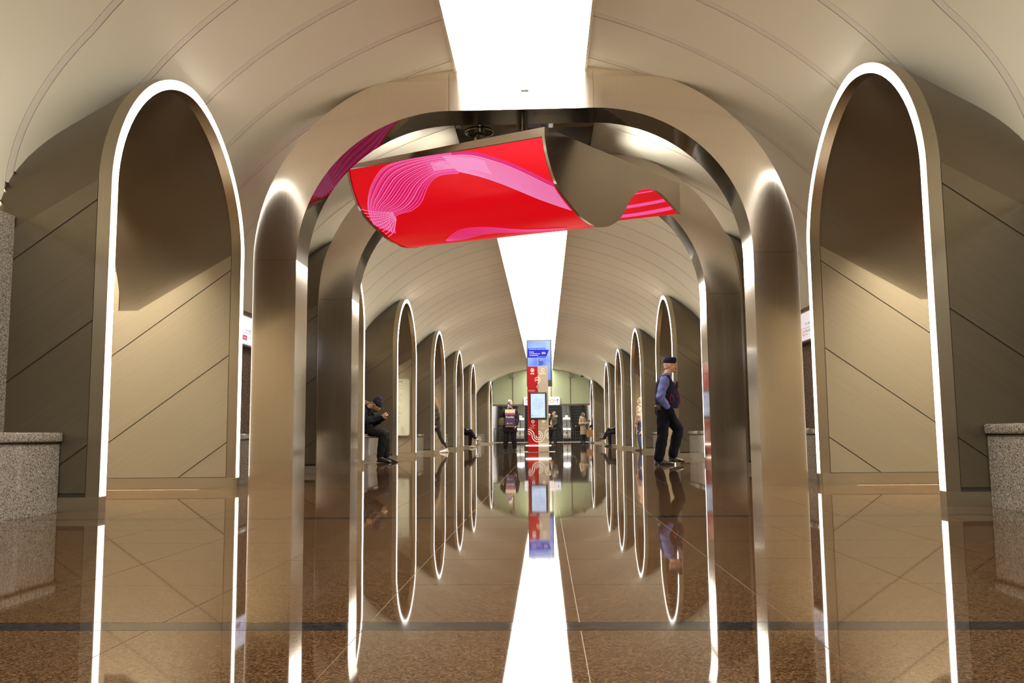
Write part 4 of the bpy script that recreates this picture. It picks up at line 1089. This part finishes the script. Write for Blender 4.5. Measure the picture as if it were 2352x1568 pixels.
# --- guard walking to the right
def guard():
    t = person((2.22, 14.80, 0), -PI / 2, 'man in navy beret, navy vest and blue shirt walking right, hand in pocket')
    navy = mat('navy_cloth', (.011, .012, .030), .8, 0, .15); blue = mat('blue_shirt_cloth', (.10, .125, .36), .75); trou = mat('dark_navy_trousers', (.0065, .0065, .011), .9, 0, .08)
    red = mat('red_piping', (.35, .01, .03), .6); grey = mat('shaved_grey_hair', (.40, .27, .19), .8); sh = mat('black_leather', (.012, .010, .010), .4)
    hipR, hipL = (.10, -.02, .92), (-.10, .03, .93); knR, knL = (.11, -.045, .48), (-.10, .25, .58); anR, anL = (.11, -.125, .085), (-.10, .13, .135)
    B = Blob(); P, er = head(B, (0, .125, 1.655), yaw=-.18, pitch=.05)
    B.chain([(0, .06, 1.45), (0, .095, 1.57)], [.066, .060])
    B.loft([((0, .0, .92), .15, .12), ((0, .05, 1.1), .16, .16), ((0, .03, 1.3), .17, .13), ((0, .03, 1.43), .14, .09), ((0, .05, 1.5), .07, .07)])
    leg(B, hipR, knR, anR, (.075, .052, .040)); leg(B, hipL, knL, anL, (.075, .052, .040))
    elR, wrR = (.25, -.085, 1.12), (.215, .035, .945); elL, wrL = (-.255, -.03, 1.12), (-.205, .07, .955)
    for sd, s_, e_, w_ in ((1, (.19, -.0, 1.41), elR, wrR), (-1, (-.19, .04, 1.41), elL, wrL)):
        arm(B, s_, e_, w_, (.045, .04, .03)); hand(B, w_, (-.25 * sd, .35, -.95), (-sd, .1, 0), -sd, .35)
    B.done('body', SKIN, t, .0085, 3)
    face(P, er, t, brow=(.25, .2, .16))
    H = Blob(); H.ell(P(0, -.016, .022), (.0755, .0945, .088), er); H.ell(P(0, -.045, -.03), (.066, .056, .05), er); H.done('hair', grey, t, .008, 3)
    H = Blob(); H.ell(P(0, .098, -.047), (.026, .010, .009), er, 12, 7); H.ell(P(0, .082, -.092), (.030, .022, .018), er, 12, 7); H.done('beard', mat('grey_stubble', (.24, .19, .15), .9), t, .005, 2)
    H = Blob(); H.loft([(P(0, -.012, .045), .082, .100, -.18, -.05), (P(0, -.008, .085), .088, .110, -.18, -.05), (P(0, .004, .128), .084, .108, -.18, -.10), (P(0, .006, .152), .060, .085, -.18, -.1)])
    H.ell(P(.0, .055, .085), (.06, .055, .035), er); cap = H.done('beret', navy, t, .008, 3)
    H = Blob(); H.ell(P(.0, .104, .085), (.012, .006, .013), er, 8, 6); H.mb.build('cap_badge', mat('brass_badge', (.5, .36, .1), .3, .8), cap, smooth=True)
    V = Blob()
    V.loft([((0, .055, .94), .178, .185), ((0, .065, 1.02), .186, .205), ((0, .07, 1.10), .188, .215), ((0, .055, 1.22), .190, .195), ((0, .035, 1.34), .192, .165), ((0, .025, 1.42), .175, .125), ((0, .03, 1.475), .125, .095), ((0, .05, 1.50), .085, .080)], 26)
    V.ell((.165, .01, 1.435), (.055, .075, .035)); V.ell((-.165, .04, 1.435), (.055, .075, .035))
    vest = V.done('vest', navy, t, .010, 4, crease=(46, .0022))
    MB().tube([(.195, .115, 1.02), (.190, .145, 1.07), (.193, .135, 1.13), (.190, .105, 1.17)], .0045, 6).build('pocket_piping', red, vest, smooth=True)
    MB().tube([(.198, .098, 1.03), (.203, .085, 1.09), (.200, .098, 1.165)], .0045, 6).build('pocket_piping', red, vest, smooth=True)
    MB().tube([(.03, .275, 1.0), (.03, .282, 1.12), (.028, .235, 1.28), (.02, .165, 1.42)], .006, 6).build('zip_piping', red, vest, smooth=True)
    bevel(MB().box(.125, .215, -.035, .05, 1.462, 1.474).build('epaulette', mat('epaulette', (.035, .035, .045), .6), vest), .004, 1)
    q = MB()
    for k in range(3): q.box(.14 + .024 * k, .155 + .024 * k, -.02, .035, 1.474, 1.477)
    q.build('epaulette_marks', mat('epaulette_grey', (.28, .28, .30), .6), vest)
    bevel(MB().box(.03, .085, .205, .245, 1.27, 1.39).build('radio', M['bezel'], vest), .006, 1)
    S = Blob(); arm(S, (.185, .0, 1.40), elR, lerp(elR, wrR, .88), (.080, .072, .056)); arm(S, (-.185, .04, 1.40), elL, lerp(elL, wrL, .88), (.078, .07, .054))
    S.loft([((0, .06, 1.47), .085, .08), ((0, .075, 1.535), .074, .074)]); S.ell((.19, .0, 1.36), (.075, .085, .10))
    S.done('shirt', blue, t, .010, 3, crease=(60, .0035))
    T = Blob(); leg(T, hipR, knR, (.11, -.115, .12), (.115, .092, .085)); leg(T, hipL, knL, (-.10, .145, .17), (.112, .092, .080))
    T.loft([((0, .0, .86), .16, .13), ((0, .01, .94), .172, .155), ((0, .02, 1.0), .165, .165)]); T.ell((0, -.05, .90), (.14, .10, .11))
    for s_ in (1, -1): T.ell((s_ * .185, .075, .875), (.062, .085, .105), (.25, 0, 0))
    T.done('trousers', trou, t, .011, 4, crease=(34, .003))
    MB().tube([(.158 * math.cos(2 * PI * k / 20), .012 + .150 * math.sin(2 * PI * k / 20), .975) for k in range(21)], .016, 6).build('belt', sh, t)
    bevel(MB().box(.16, .205, -.14, -.06, .90, .99).build('belt_pouch', sh, t), .012, 2)
    for nm, a, to in (('shoe', anR, (.115, .13, .0)), ('shoe', anL, (-.105, .335, .035))):
        Q = Blob(); shoe(Q, a, to, .050); Q.done(nm, sh, t, .008, 3, zmin=.002 if a is anR else .03)
guard()

# --- seated man with phone
def seated_man():
    t = person((-3.11, 17.25, 0), -PI / 2 - .22, 'man in black puffer jacket and dark knit cap sitting bent over a phone')
    blk = mat('black_puffer', (.0085, .010, .013), .75, 0, .2); cap = mat('dark_knit', (.014, .014, .035), .9); fur = mat('brown_fur', (.20, .12, .045), .95)
    hip = lambda s: (s * .10, -.36, .67); kn = lambda s: (s * .12, .16 + .03 * s, .56); an = lambda s: (s * .11, .13 - .02 * s, .10)
    B = Blob(); P, er = head(B, (0, -.02, 1.135), pitch=.75)
    B.chain([(0, -.17, 1.10), (0, -.06, 1.11)], [.062, .058])
    B.loft([((0, -.40, .66), .15, .12), ((0, -.36, .85), .15, .12, 0, -.3), ((0, -.24, 1.03), .16, .11, 0, -.6), ((0, -.17, 1.10), .08, .07, 0, -.7)])
    for s in (1, -1): leg(B, hip(s), kn(s), an(s), (.075, .052, .04))
    el = lambda s: (s * .25, -.16, .80); wr = lambda s: (s * .065, .115, .90)
    for s in (1, -1):
        arm(B, (s * .18, -.22, 1.04), el(s), wr(s), (.045, .04, .028)); hand(B, wr(s), (-s * .25, .85, .42), (-s * .9, .0, .25), -s if False else s * -1, .75)
    B.done('body', SKIN, t, .0085, 3); face(P, er, t)
    H = Blob(); H.ell(P(0, -.012, .06), (.088, .108, .098), er); H.ell(P(0, -.03, .10), (.07, .08, .085), er); H.loft([(P(0, -.004, .022), .088, .108, 0, -.75), (P(0, -.008, .065), .091, .111, 0, -.75)]); H.done('knit_cap', cap, t, .009, 2, crease=(170, .0022))
    H = Blob(); H.ell(P(0, .07, -.085), (.045, .035, .035), er); H.done('beard', mat('dark_beard', (.07, .045, .03), .9), t, .007, 2)
    F = Blob()
    for k in range(13):
        a = -1.9 + 3.8 * k / 12; F.ell((.135 * math.sin(a), -.205 - .075 * math.cos(a), 1.175 + .02 * math.cos(a * 2)), (.040, .040, .042))
    F.done('fur_collar', fur, t, .009, 1, crease=(160, .006))
    J = Blob(); J.loft([((0, -.36, .60), .20, .19), ((0, -.37, .70), .205, .20), ((0, -.37, .84), .205, .185, 0, -.25), ((0, -.31, .97), .205, .165, 0, -.5), ((0, -.235, 1.07), .18, .13, 0, -.65), ((0, -.185, 1.12), .12, .095, 0, -.7)], 24)
    J.ell((0, -.16, .65), (.185, .16, .085)); J.ell((0, -.29, 1.12), (.15, .11, .10)); J.ell((0, -.42, .92), (.19, .13, .2))
    for s in (1, -1): arm(J, (s * .19, -.24, 1.03), el(s), lerp(el(s), wr(s), .92), (.092, .085, .058))
    J.done('puffer_jacket', blk, t, .011, 3, crease=(58, .008))
    T = Blob()
    for s in (1, -1): leg(T, hip(s), kn(s), (an(s)[0], an(s)[1], .13), (.105, .085, .066))
    T.ell((0, -.38, .66), (.17, .13, .09)); T.done('trousers', BLACK, t, .011, 4, crease=(40, .003))
    for s in (1, -1):
        Q = Blob(); shoe(Q, an(s), (s * .12, an(s)[1] + .235, .0), .052); Q.chain([an(s), (an(s)[0], an(s)[1], .16)], [.056, .056]); Q.done('boot', mat('dark_boot', (.018, .016, .016), .5), t, .009, 3, zmin=.002)
    ph = tag(bevel(MB().box(-.037, .037, -.005, .005, -.075, .075).build('phone', M['bezel']), .004, 1), 'small dark phone held in both hands by the seated man', 'phone')
    ph.location = (-3.11 + .205, 17.25 - .05, .965); ph.rotation_euler = (.0, math.radians(-38), PI / 2)
    ph.rotation_euler = Euler((math.radians(-40), 0, -PI / 2 - .22))
seated_man()

# --- woman photographing, with shopping bag
def bag_lady():
    X, Y = -.94, 28.8
    t = person((X, Y, 0), PI, 'white-haired woman in black coat facing the camera with phone raised before her face')
    coat = mat('charcoal_coat', (.022, .019, .022), .8, 0, .2); hairm = mat('white_hair', (.62, .55, .47), .85)
    B = Blob(); P, er = head(B, (0, .03, 1.545), s=.95); B.chain([(0, 0, 1.36), (0, .02, 1.46)], [.055, .05])
    B.loft([((0, 0, .86), .15, .11), ((0, 0, 1.05), .14, .11), ((0, 0, 1.25), .16, .11), ((0, 0, 1.36), .12, .08)])
    hip = lambda s: (s * .095, 0, .86); kn = lambda s: (s * .125, .02, .46); an = lambda s: (s * .15, -.02, .085)
    for s in (1, -1): leg(B, hip(s), kn(s), an(s), (.075, .052, .04))
    # her right arm (local +x) raised to the phone, left hangs holding the bag edge
    eR, wR = (.27, .10, 1.17), (.045, .22, 1.40); eL, wL = (-.25, -.02, 1.05), (-.21, .10, .84)
    arm(B, (.17, 0, 1.30), eR, wR, (.045, .04, .028)); arm(B, (-.17, 0, 1.30), eL, wL, (.045, .04, .028))
    hand(B, wR, (-.35, -.1, .9), (-.2, .9, .1), 1, .5); hand(B, wL, (.25, .3, -.9), (.9, .1, .2), 1, .5)
    B.done('body', SKIN2, t, .0085, 3); face(P, er, t, .95)
    H = Blob(); H.ell(P(0, -.025, .035), (.088, .098, .10), er); H.ell(P(0, -.055, -.03), (.085, .06, .08), er); H.ell(P(0, .045, .085), (.06, .045, .03), er)
    for s in (1, -1): H.ell(P(s * .075, .0, -.01), (.022, .04, .06), er)
    H.done('hair', hairm, t, .009, 2, crease=(120, .003))
    C = Blob(); C.loft([((0, 0, .62), .25, .17), ((0, 0, .80), .235, .165), ((0, 0, 1.0), .215, .155), ((0, 0, 1.2), .21, .15), ((0, 0, 1.32), .185, .125), ((0, .0, 1.385), .12, .095), ((0, .01, 1.42), .085, .08)], 24)
    arm(C, (.18, 0, 1.30), eR, lerp(eR, wR, .82), (.082, .075, .056)); arm(C, (-.18, 0, 1.30), eL, lerp(eL, wL, .86), (.082, .075, .06))
    C.done('coat', coat, t, .012, 3, crease=(38, .005))
    T = Blob()
    for s in (1, -1): leg(T, hip(s), kn(s), (an(s)[0], an(s)[1], .11), (.105, .088, .072))
    T.done('trousers', BLACK, t, .012, 4, crease=(36, .003))
    for s in (1, -1):
        Q = Blob(); shoe(Q, an(s), (s * .20, .16, 0), .046); Q.done('shoe', mat('black_shoe', (.012, .012, .012), .4), t, .009, 3, zmin=.002)
    # phone
    ph = tag(bevel(MB().box(-.040, .040, -.006, .006, -.08, .08).build('phone', mat('lilac_phone', (.10, .10, .24), .3)), .006, 1), 'lilac phone held in front of the face of the white-haired woman', 'phone')
    MB().box(-.026, .012, -.0085, -.0055, -.045, .0).build('phone_sticker', M['white_print'], ph); MB().box(-.03, -.004, -.0085, -.0055, .045, .07).build('camera_bump', M['bezel'], ph)
    ph.location = (X - .02, Y - .265, 1.50); ph.rotation_euler = (0, 0, 0)
    # shopping bag
    b = empty('shopping_bag', (X + .02, Y - .255, 1.07), label='purple shopping bag with pale top held before the white-haired woman', cat='bag')
    z0, z1, w0, w1 = -.29, .28, .155, .165
    pur = mat('bag_purple', (.045, .022, .075), .45); pale = mat('bag_cream', (.72, .60, .42), .5); mg = mat('bag_magenta', (.50, .06, .16), .5); dm = mat('bag_plum', (.16, .03, .11), .5)
    def side(za, zb, m, nm, e=0):
        wa = w0 + (w1 - w0) * (za - z0) / (z1 - z0); wb = w0 + (w1 - w0) * (zb - z0) / (z1 - z0)
        MB().add([(-wa, -.05, za), (wa, -.05, za), (wb, -.035, zb), (-wb, -.035, zb), (-wa, .05, za), (wa, .05, za), (wb, .035, zb), (-wb, .035, zb)], [(0, 1, 2, 3), (5, 4, 7, 6), (1, 5, 6, 2), (4, 0, 3, 7), (4, 5, 1, 0)]).build(nm, m, b)
    side(z0, z0 + .02, mat('bag_base', (.55, .30, .14), .5), 'bag_base'); side(z0 + .02, .095, pur, 'bag_body'); side(.095, .125, dm, 'bag_band'); side(.125, .165, mg, 'bag_band'); side(.165, z1, pale, 'bag_top')
    text('Familia', .095, M['white_print'], b, (-.135, -.054, .0), (1, 0, 0), bold=.001)
    q = MB(); q.add([(-.10, -.056, -.20), (-.055, -.056, -.20), (-.055, -.056, -.155), (-.10, -.056, -.155)], [(0, 1, 2, 3)]); q.add([(-.03, -.056, -.185), (.08, -.056, -.185), (.08, -.056, -.17), (-.03, -.056, -.17)], [(0, 1, 2, 3)]); q.build('printed_mark', mat('bag_print', (.5, .42, .46), .5), b, fix=False)
    MB().tube([(-.08, -.036, z1 - .01), (-.06, -.04, z1 + .06), (0, -.04, z1 + .09), (.06, -.04, z1 + .06), (.08, -.036, z1 - .01)], .008, 8).build('handle', pale, b, smooth=True)
    s = empty('shoulder_bag', (X - .25, Y - .10, .98), label='brown leather shoulder bag hanging at the hip of the white-haired woman', cat='bag')
    br = mat('brown_leather', (.11, .075, .035), .5)
    Q = Blob(); Q.loft([((0, 0, -.15), .11, .06), ((0, 0, -.05), .125, .065), ((0, 0, .05), .11, .055), ((.01, 0, .10), .08, .04)]); Q.done('bag_body', br, s, .012, 3)
    MB().tube([(-.06, 0, .09), (.02, -.03, .25), (.12, -.03, .40)], .01, 6).build('strap', br, s, smooth=True)
bag_lady()

# --- generic standing figure for the smaller people
def stander(loc, rz, label, h=1.75, coat=None, coat_to=.78, legs=None, shoes=None, hair=None, hair_kind='short', wide=1.0, yaw=0, skin=None, armR=None, armL=None, stride=0.0, hood=None, shoe_h=.085, crease=.004, lean=0.0):
    t = person(loc, rz, label); k = h / 1.75
    S = lambda x, y, z: (x * k, (y + lean * max(0, z - .3)) * k, z * k)
    B = Blob(); P, er = head(B, S(0, .03, 1.62), yaw=yaw, s=k); B.chain([S(0, 0, 1.43), S(0, .02, 1.53)], [.058 * k, .054 * k])
    B.loft([(S(0, 0, .90), .14 * k, .11 * k), (S(0, 0, 1.1), .14 * k, .11 * k), (S(0, 0, 1.3), .16 * k, .11 * k), (S(0, 0, 1.43), .12 * k, .08 * k)])
    hip = lambda s: S(s * .095, 0, .91); kn = lambda s: S(s * .10, .03 + s * stride * .5, .49); an = lambda s: S(s * .10, -.02 + s * stride, .085 if s * stride >= -.15 else .10)
    for s in (1, -1): leg(B, hip(s), kn(s), an(s), (.075 * k, .052 * k, .04 * k))
    AR = armR or ((.27, -.03, 1.12), (.25, .06, .88)); AL_ = armL or ((-.27, -.03, 1.12), (-.25, .06, .88))
    pts = []
    for s, A_ in ((1, AR), (-1, AL_)):
        e, w = S(*A_[0]), S(*A_[1]); arm(B, S(s * .18, 0, 1.37), e, w, (.045 * k, .04 * k, .028 * k))
        d = (Vector(w) - Vector(e)).normalized(); hand(B, w, d, (-s, .2, .1), -s, .45, k); pts.append((s, e, w))
    B.done('body', skin or SKIN2, t, .0095, 3); face(P, er, t, k)
    if hair is not None:
        H = Blob(); H.ell(P(0, -.022, .035), (.082 * k, .095 * k, .092 * k), er); H.ell(P(0, -.05, -.03), (.076 * k, .058 * k, .07 * k), er)
        if hair_kind == 'long':
            H.chain([P(0, -.06, -.02), P(0, -.10, -.18), P(.01, -.13, -.36), P(.02, -.14, -.46)], [.08 * k, .085 * k, .075 * k, .03 * k])
            for s in (1, -1): H.ell(P(s * .07, .0, -.04), (.025 * k, .05 * k, .10 * k), er)
        if hair_kind == 'bun': H.ell(P(0, -.09, .10), .045 * k)
        if hair_kind == 'knit': H.ell(P(0, -.005, .06), (.088 * k, .106 * k, .085 * k), er)
        if hair_kind == 'hood':
            for s in (1, -1): H.ell(P(s * .07, .01, -.03), (.03 * k, .06 * k, .10 * k), er)
            H.ell(P(0, -.02, -.13), (.09 * k, .09 * k, .06 * k), er)
        H.done({'knit': 'knit_cap', 'hood': 'hood'}.get(hair_kind, 'hair'), hair, t, .009, 2)
    C = Blob(); w = wide
    rings = [(S(0, .02 * w, coat_to), .20 * w * k, .16 * w * k)] + [(S(0, .02 * w, z), rx * w * k, ry * w * k) for z, rx, ry in ((.95, .195, .155), (1.12, .195, .155), (1.28, .20, .145), (1.39, .175, .12), (1.45, .115, .095), (1.49, .08, .08)) if z > coat_to + .05]
    C.loft(rings, 24)
    for s, e, wv in pts: arm(C, S(s * .18, 0, 1.37), e, lerp(e, wv, .9), (.08 * k, .072 * k, .056 * k))
    c = C.done('coat', coat, t, .012, 3, crease=(42, crease))
    if hood: 
        Q = Blob(); Q.ell(S(0, -.10, 1.47), (.13 * k, .09 * k, .075 * k)); Q.ell(S(0, .0, 1.475), (.11 * k, .10 * k, .04 * k)); Q.done('hood', hood, t, .010, 2)
    T = Blob()
    for s in (1, -1): leg(T, hip(s), kn(s), (an(s)[0], an(s)[1], an(s)[2] + .03), (.10 * k, .082 * k, .066 * k) if legs is not BLACK_LEG else (.088 * k, .062 * k, .045 * k))
    T.done('trousers', legs, t, .012, 3)
    for s in (1, -1):
        a = an(s); Q = Blob(); shoe(Q, a, (a[0] * 1.1, a[1] + .21 * k, 0), .048)
        if shoe_h > .1: Q.chain([a, (a[0], a[1], shoe_h * k + .1)], [.056, .058])
        Q.done('shoe', shoes, t, .009, 3, zmin=.002)
    return t
BLACK_LEG = mat('black_leggings', (.010, .009, .010), .7)
def others():
    olive = mat('olive_jacket', (.050, .042, .022), .8); jeans = mat('dark_jeans', (.018, .022, .040), .8); grey = mat('light_grey_fleece', (.40, .36, .31), .85); dshoe = mat('dark_shoe', (.03, .028, .026), .5); shaved = mat('shaved_hair', (.26, .17, .12), .8)
    t = stander((.74, 47.6, 0), PI / 2 + .25, 'stout man in olive jacket with grey hood standing right of the kiosk, facing left', 1.77, olive, .76, jeans, dshoe, shaved, 'short', 1.16, 0, SKIN, hood=grey, armR=((.24, -.05, 1.12), (.2, .16, 1.0)), armL=((-.28, -.02, 1.1), (-.24, .14, .98)))
    Q = Blob(); Q.loft([((0, .10, .95), .12, .12), ((0, .13, 1.1), .13, .13), ((0, .10, 1.3), .10, .10), ((0, .06, 1.42), .05, .05)]); Q.done('fleece', grey, t, .012, 3)
    stander((.44, 48.4, 0), PI + .4, 'woman in white knit cap and black coat half hidden behind the kiosk', 1.66, BLACK, .55, BLACK_LEG, dshoe, mat('white_knit', (.60, .56, .52), .9), 'knit', 1.0, .0, SKIN2)
    # woman in long spotted coat
    sp = mat('beige_spotted_coat', (.40, .31, .22), .85); n, l, b = nodes(sp)
    tc = n.new('ShaderNodeTexCoord'); v = n.new('ShaderNodeTexVoronoi'); v.inputs['Scale'].default_value = 26; l.new(tc.outputs['Object'], v.inputs['Vector'])
    r = ramp(n, [(.0, (.10, .065, .04)), (.28, (.16, .11, .07)), (.36, (.42, .33, .23))]); l.new(v.outputs['Distance'], r.inputs[0]); l.new(r.outputs[0], b.inputs['Base Color'])
    sx, sy = 2.34, 49.2
    stander((sx, sy, 0), -PI / 2 - .75, 'woman in long beige spotted coat and brown hood near the right end, holding a phone', 1.76, sp, .50, BLACK_LEG, mat('black_boots', (.014, .013, .013), .5), mat('brown_hood', (.11, .075, .045), .9), 'hood', .98, .15, SKIN2, armR=((.26, .0, 1.1), (.16, .26, 1.12)), armL=((-.26, .02, 1.1), (-.12, .28, 1.16)), shoe_h=.25, hood=sp)
    hb = empty('handbag', (sx - .30, sy - .12, .86), label='small black handbag with yellow tag beside the woman in the spotted coat', cat='bag')
    Q = Blob(); Q.loft([((0, 0, -.13), .12, .06), ((0, 0, 0), .13, .065), ((0, 0, .10), .10, .05)]); Q.done('bag_body', BLACK, hb, .012, 3)
    MB().tube([(-.09, 0, .08), (-.05, 0, .24), (.06, 0, .30), (.10, 0, .08)], .012, 6).build('strap', BLACK, hb, smooth=True); MB().box(-.13, -.08, -.01, .01, .09, .16).build('bag_tag', mat('yellow_tag', (.6, .45, .08), .5), hb)
    ph = tag(bevel(MB().box(-.04, .04, -.005, .005, -.08, .08).build('phone', M['bezel']), .004, 1), 'dark phone in the hand of the woman in the spotted coat', 'phone'); ph.location = (sx + .34, sy - .14, 1.24); ph.rotation_euler = (.5, .7, .6)
    # person in black with brown paper bag, inside the last right passage
    stander((3.13, 51.7, 0), PI / 2 + .2, 'person in black half hidden by the last right archway, arm reaching out', 1.74, BLACK, .55, BLACK_LEG, dshoe, BLACK, 'short', 1.0, 0, SKIN2, armL=((-.27, .16, 1.10), (-.16, .34, .93)))
    pb = empty('paper_bag', (2.82, 51.45, .78), label='brown paper shopping bag held beside the last right archway', cat='bag'); kr = mat('kraft_paper', (.33, .17, .055), .7)
    MB().add([(-.17, -.08, -.42), (.17, -.08, -.42), (.21, -.09, 0), (-.21, -.09, 0), (-.17, .08, -.42), (.17, .08, -.42), (.21, .09, 0), (-.21, .09, 0)], [(0, 1, 2, 3), (5, 4, 7, 6), (1, 5, 6, 2), (4, 0, 3, 7), (4, 5, 1, 0)]).build('bag_body', kr, pb)
    MB().tube([(-.08, -.088, -.01), (-.07, -.05, .10), (0, .0, .15), (.07, -.05, .10), (.08, -.088, -.01)], .008, 6).build('handle', kr, pb, smooth=True)
    # pink coat person in the fourth right passage
    stander((3.23, 27.45, 0), .95, 'person with blond bun and pale pink coat half hidden by a right archway', 1.66, mat('pale_pink_coat', (.36, .255, .195), .9), .52, mat('blue_jeans', (.035, .045, .11), .8), mat('brown_boot', (.06, .038, .022), .6), mat('blond_bun_hair', (.48, .33, .14), .8), 'bun', .92, 0, SKIN2, hood=mat('coat_hood_fur', (.46, .33, .26), .9), crease=.006)
    # blonde walking into the third left passage
    stander((-3.09, 26.75, 0), PI / 2 + .25, 'blonde woman in dark jacket, black leggings and white sneakers walking through an archway', 1.70, mat('dark_brown_jacket', (.035, .021, .011), .9), .76, BLACK_LEG, mat('white_sneaker', (.68, .66, .62), .5), mat('blonde_hair', (.30, .18, .075), .8), 'long', 1.08, 0, SKIN2, stride=.26, lean=.07, crease=.007)
others()
def crosser(loc, rz, label, shoem, top, spots=False):
    """seated with the right leg crossed over the left knee"""
    t = person(loc, rz, label)
    hip = lambda s: (s * .10, -.36, .67); knL, anL = (-.10, .12, .56), (-.10, .10, .10); knR, anR = (.02, .13, .70), (.0, .33, .36)
    B = Blob(); P, er = head(B, (0, -.33, 1.30), pitch=.2); B.chain([(0, -.38, 1.12), (0, -.35, 1.22)], [.06, .055])
    B.loft([((0, -.40, .66), .15, .12), ((0, -.40, .85), .14, .12), ((0, -.39, 1.0), .16, .11), ((0, -.38, 1.12), .09, .07)])
    leg(B, hip(-1), knL, anL, (.075, .052, .04)); leg(B, hip(1), knR, anR, (.075, .052, .04))
    for s in (1, -1): arm(B, (s * .18, -.38, 1.06), (s * .26, -.30, .84), (s * .1, -.06, .76), (.045, .04, .028)); hand(B, (s * .1, -.06, .76), (-s * .3, .9, .0), (0, 0, -1), -s, .4)
    B.done('body', SKIN, t, .0095, 3); face(P, er, t)
    H = Blob(); H.ell(P(0, -.022, .035), (.082, .095, .092), er); H.done('hair', mat('dark_hair', (.03, .022, .016), .8), t, .010, 2)
    J = Blob(); J.loft([((0, -.38, .58), .19, .18), ((0, -.39, .75), .19, .17), ((0, -.39, .95), .19, .15), ((0, -.385, 1.08), .16, .12), ((0, -.38, 1.15), .09, .08)], 22)
    for s in (1, -1): arm(J, (s * .18, -.38, 1.05), (s * .26, -.30, .84), lerp((s * .26, -.30, .84), (s * .1, -.06, .76), .88), (.085, .075, .056))
    J.done('jacket', top, t, .012, 3, crease=(45, .004))
    T = Blob(); leg(T, hip(-1), knL, (-.10, .10, .14), (.10, .082, .07)); leg(T, hip(1), knR, (.0, .315, .40), (.10, .082, .07)); T.ell((0, -.38, .66), (.17, .13, .09)); T.done('trousers', BLACK, t, .012, 3)
    Q = Blob(); shoe(Q, anL, (-.11, .32, 0), .052); Q.done('shoe', shoem, t, .009, 3, zmin=.002)
    Q = Blob()
    for kk, w_, h_ in ((0, .045, .05), (.25, .045, .05), (.5, .047, .045), (.75, .045, .036), (1, .036, .028)): Q.ell((-.0, .30 + .21 * kk, .345 - .02 * kk), (w_, .055, h_))
    Q.chain([(0, .32, .39), (0, .31, .34)], [.05, .05]); Q.done('shoe', shoem, t, .009, 3)
pat = mat('patterned_sneaker', (.5, .45, .38), .5)
_n, _l, _b = nodes(pat); _v = _n.new('ShaderNodeTexVoronoi'); _v.inputs['Scale'].default_value = 18; _tc = _n.new('ShaderNodeTexCoord'); _l.new(_tc.outputs['Object'], _v.inputs['Vector'])
_r = ramp(_n, [(.0, (.02, .02, .02)), (.30, (.03, .03, .03)), (.36, (.62, .56, .47))]); _l.new(_v.outputs['Distance'], _r.inputs[0]); _l.new(_r.outputs[0], _b.inputs['Base Color'])
crosser((-3.02, 36.45, 0), -PI / 2, 'person sitting with crossed legs in patterned sneakers, mostly hidden by a left archway', pat, BLACK)
crosser((3.02, 36.9, 0), PI / 2, 'person sitting with crossed legs in black boots, mostly hidden by a right archway', mat('black_boot', (.016, .015, .014), .5), mat('brown_coat', (.05, .035, .022), .8))
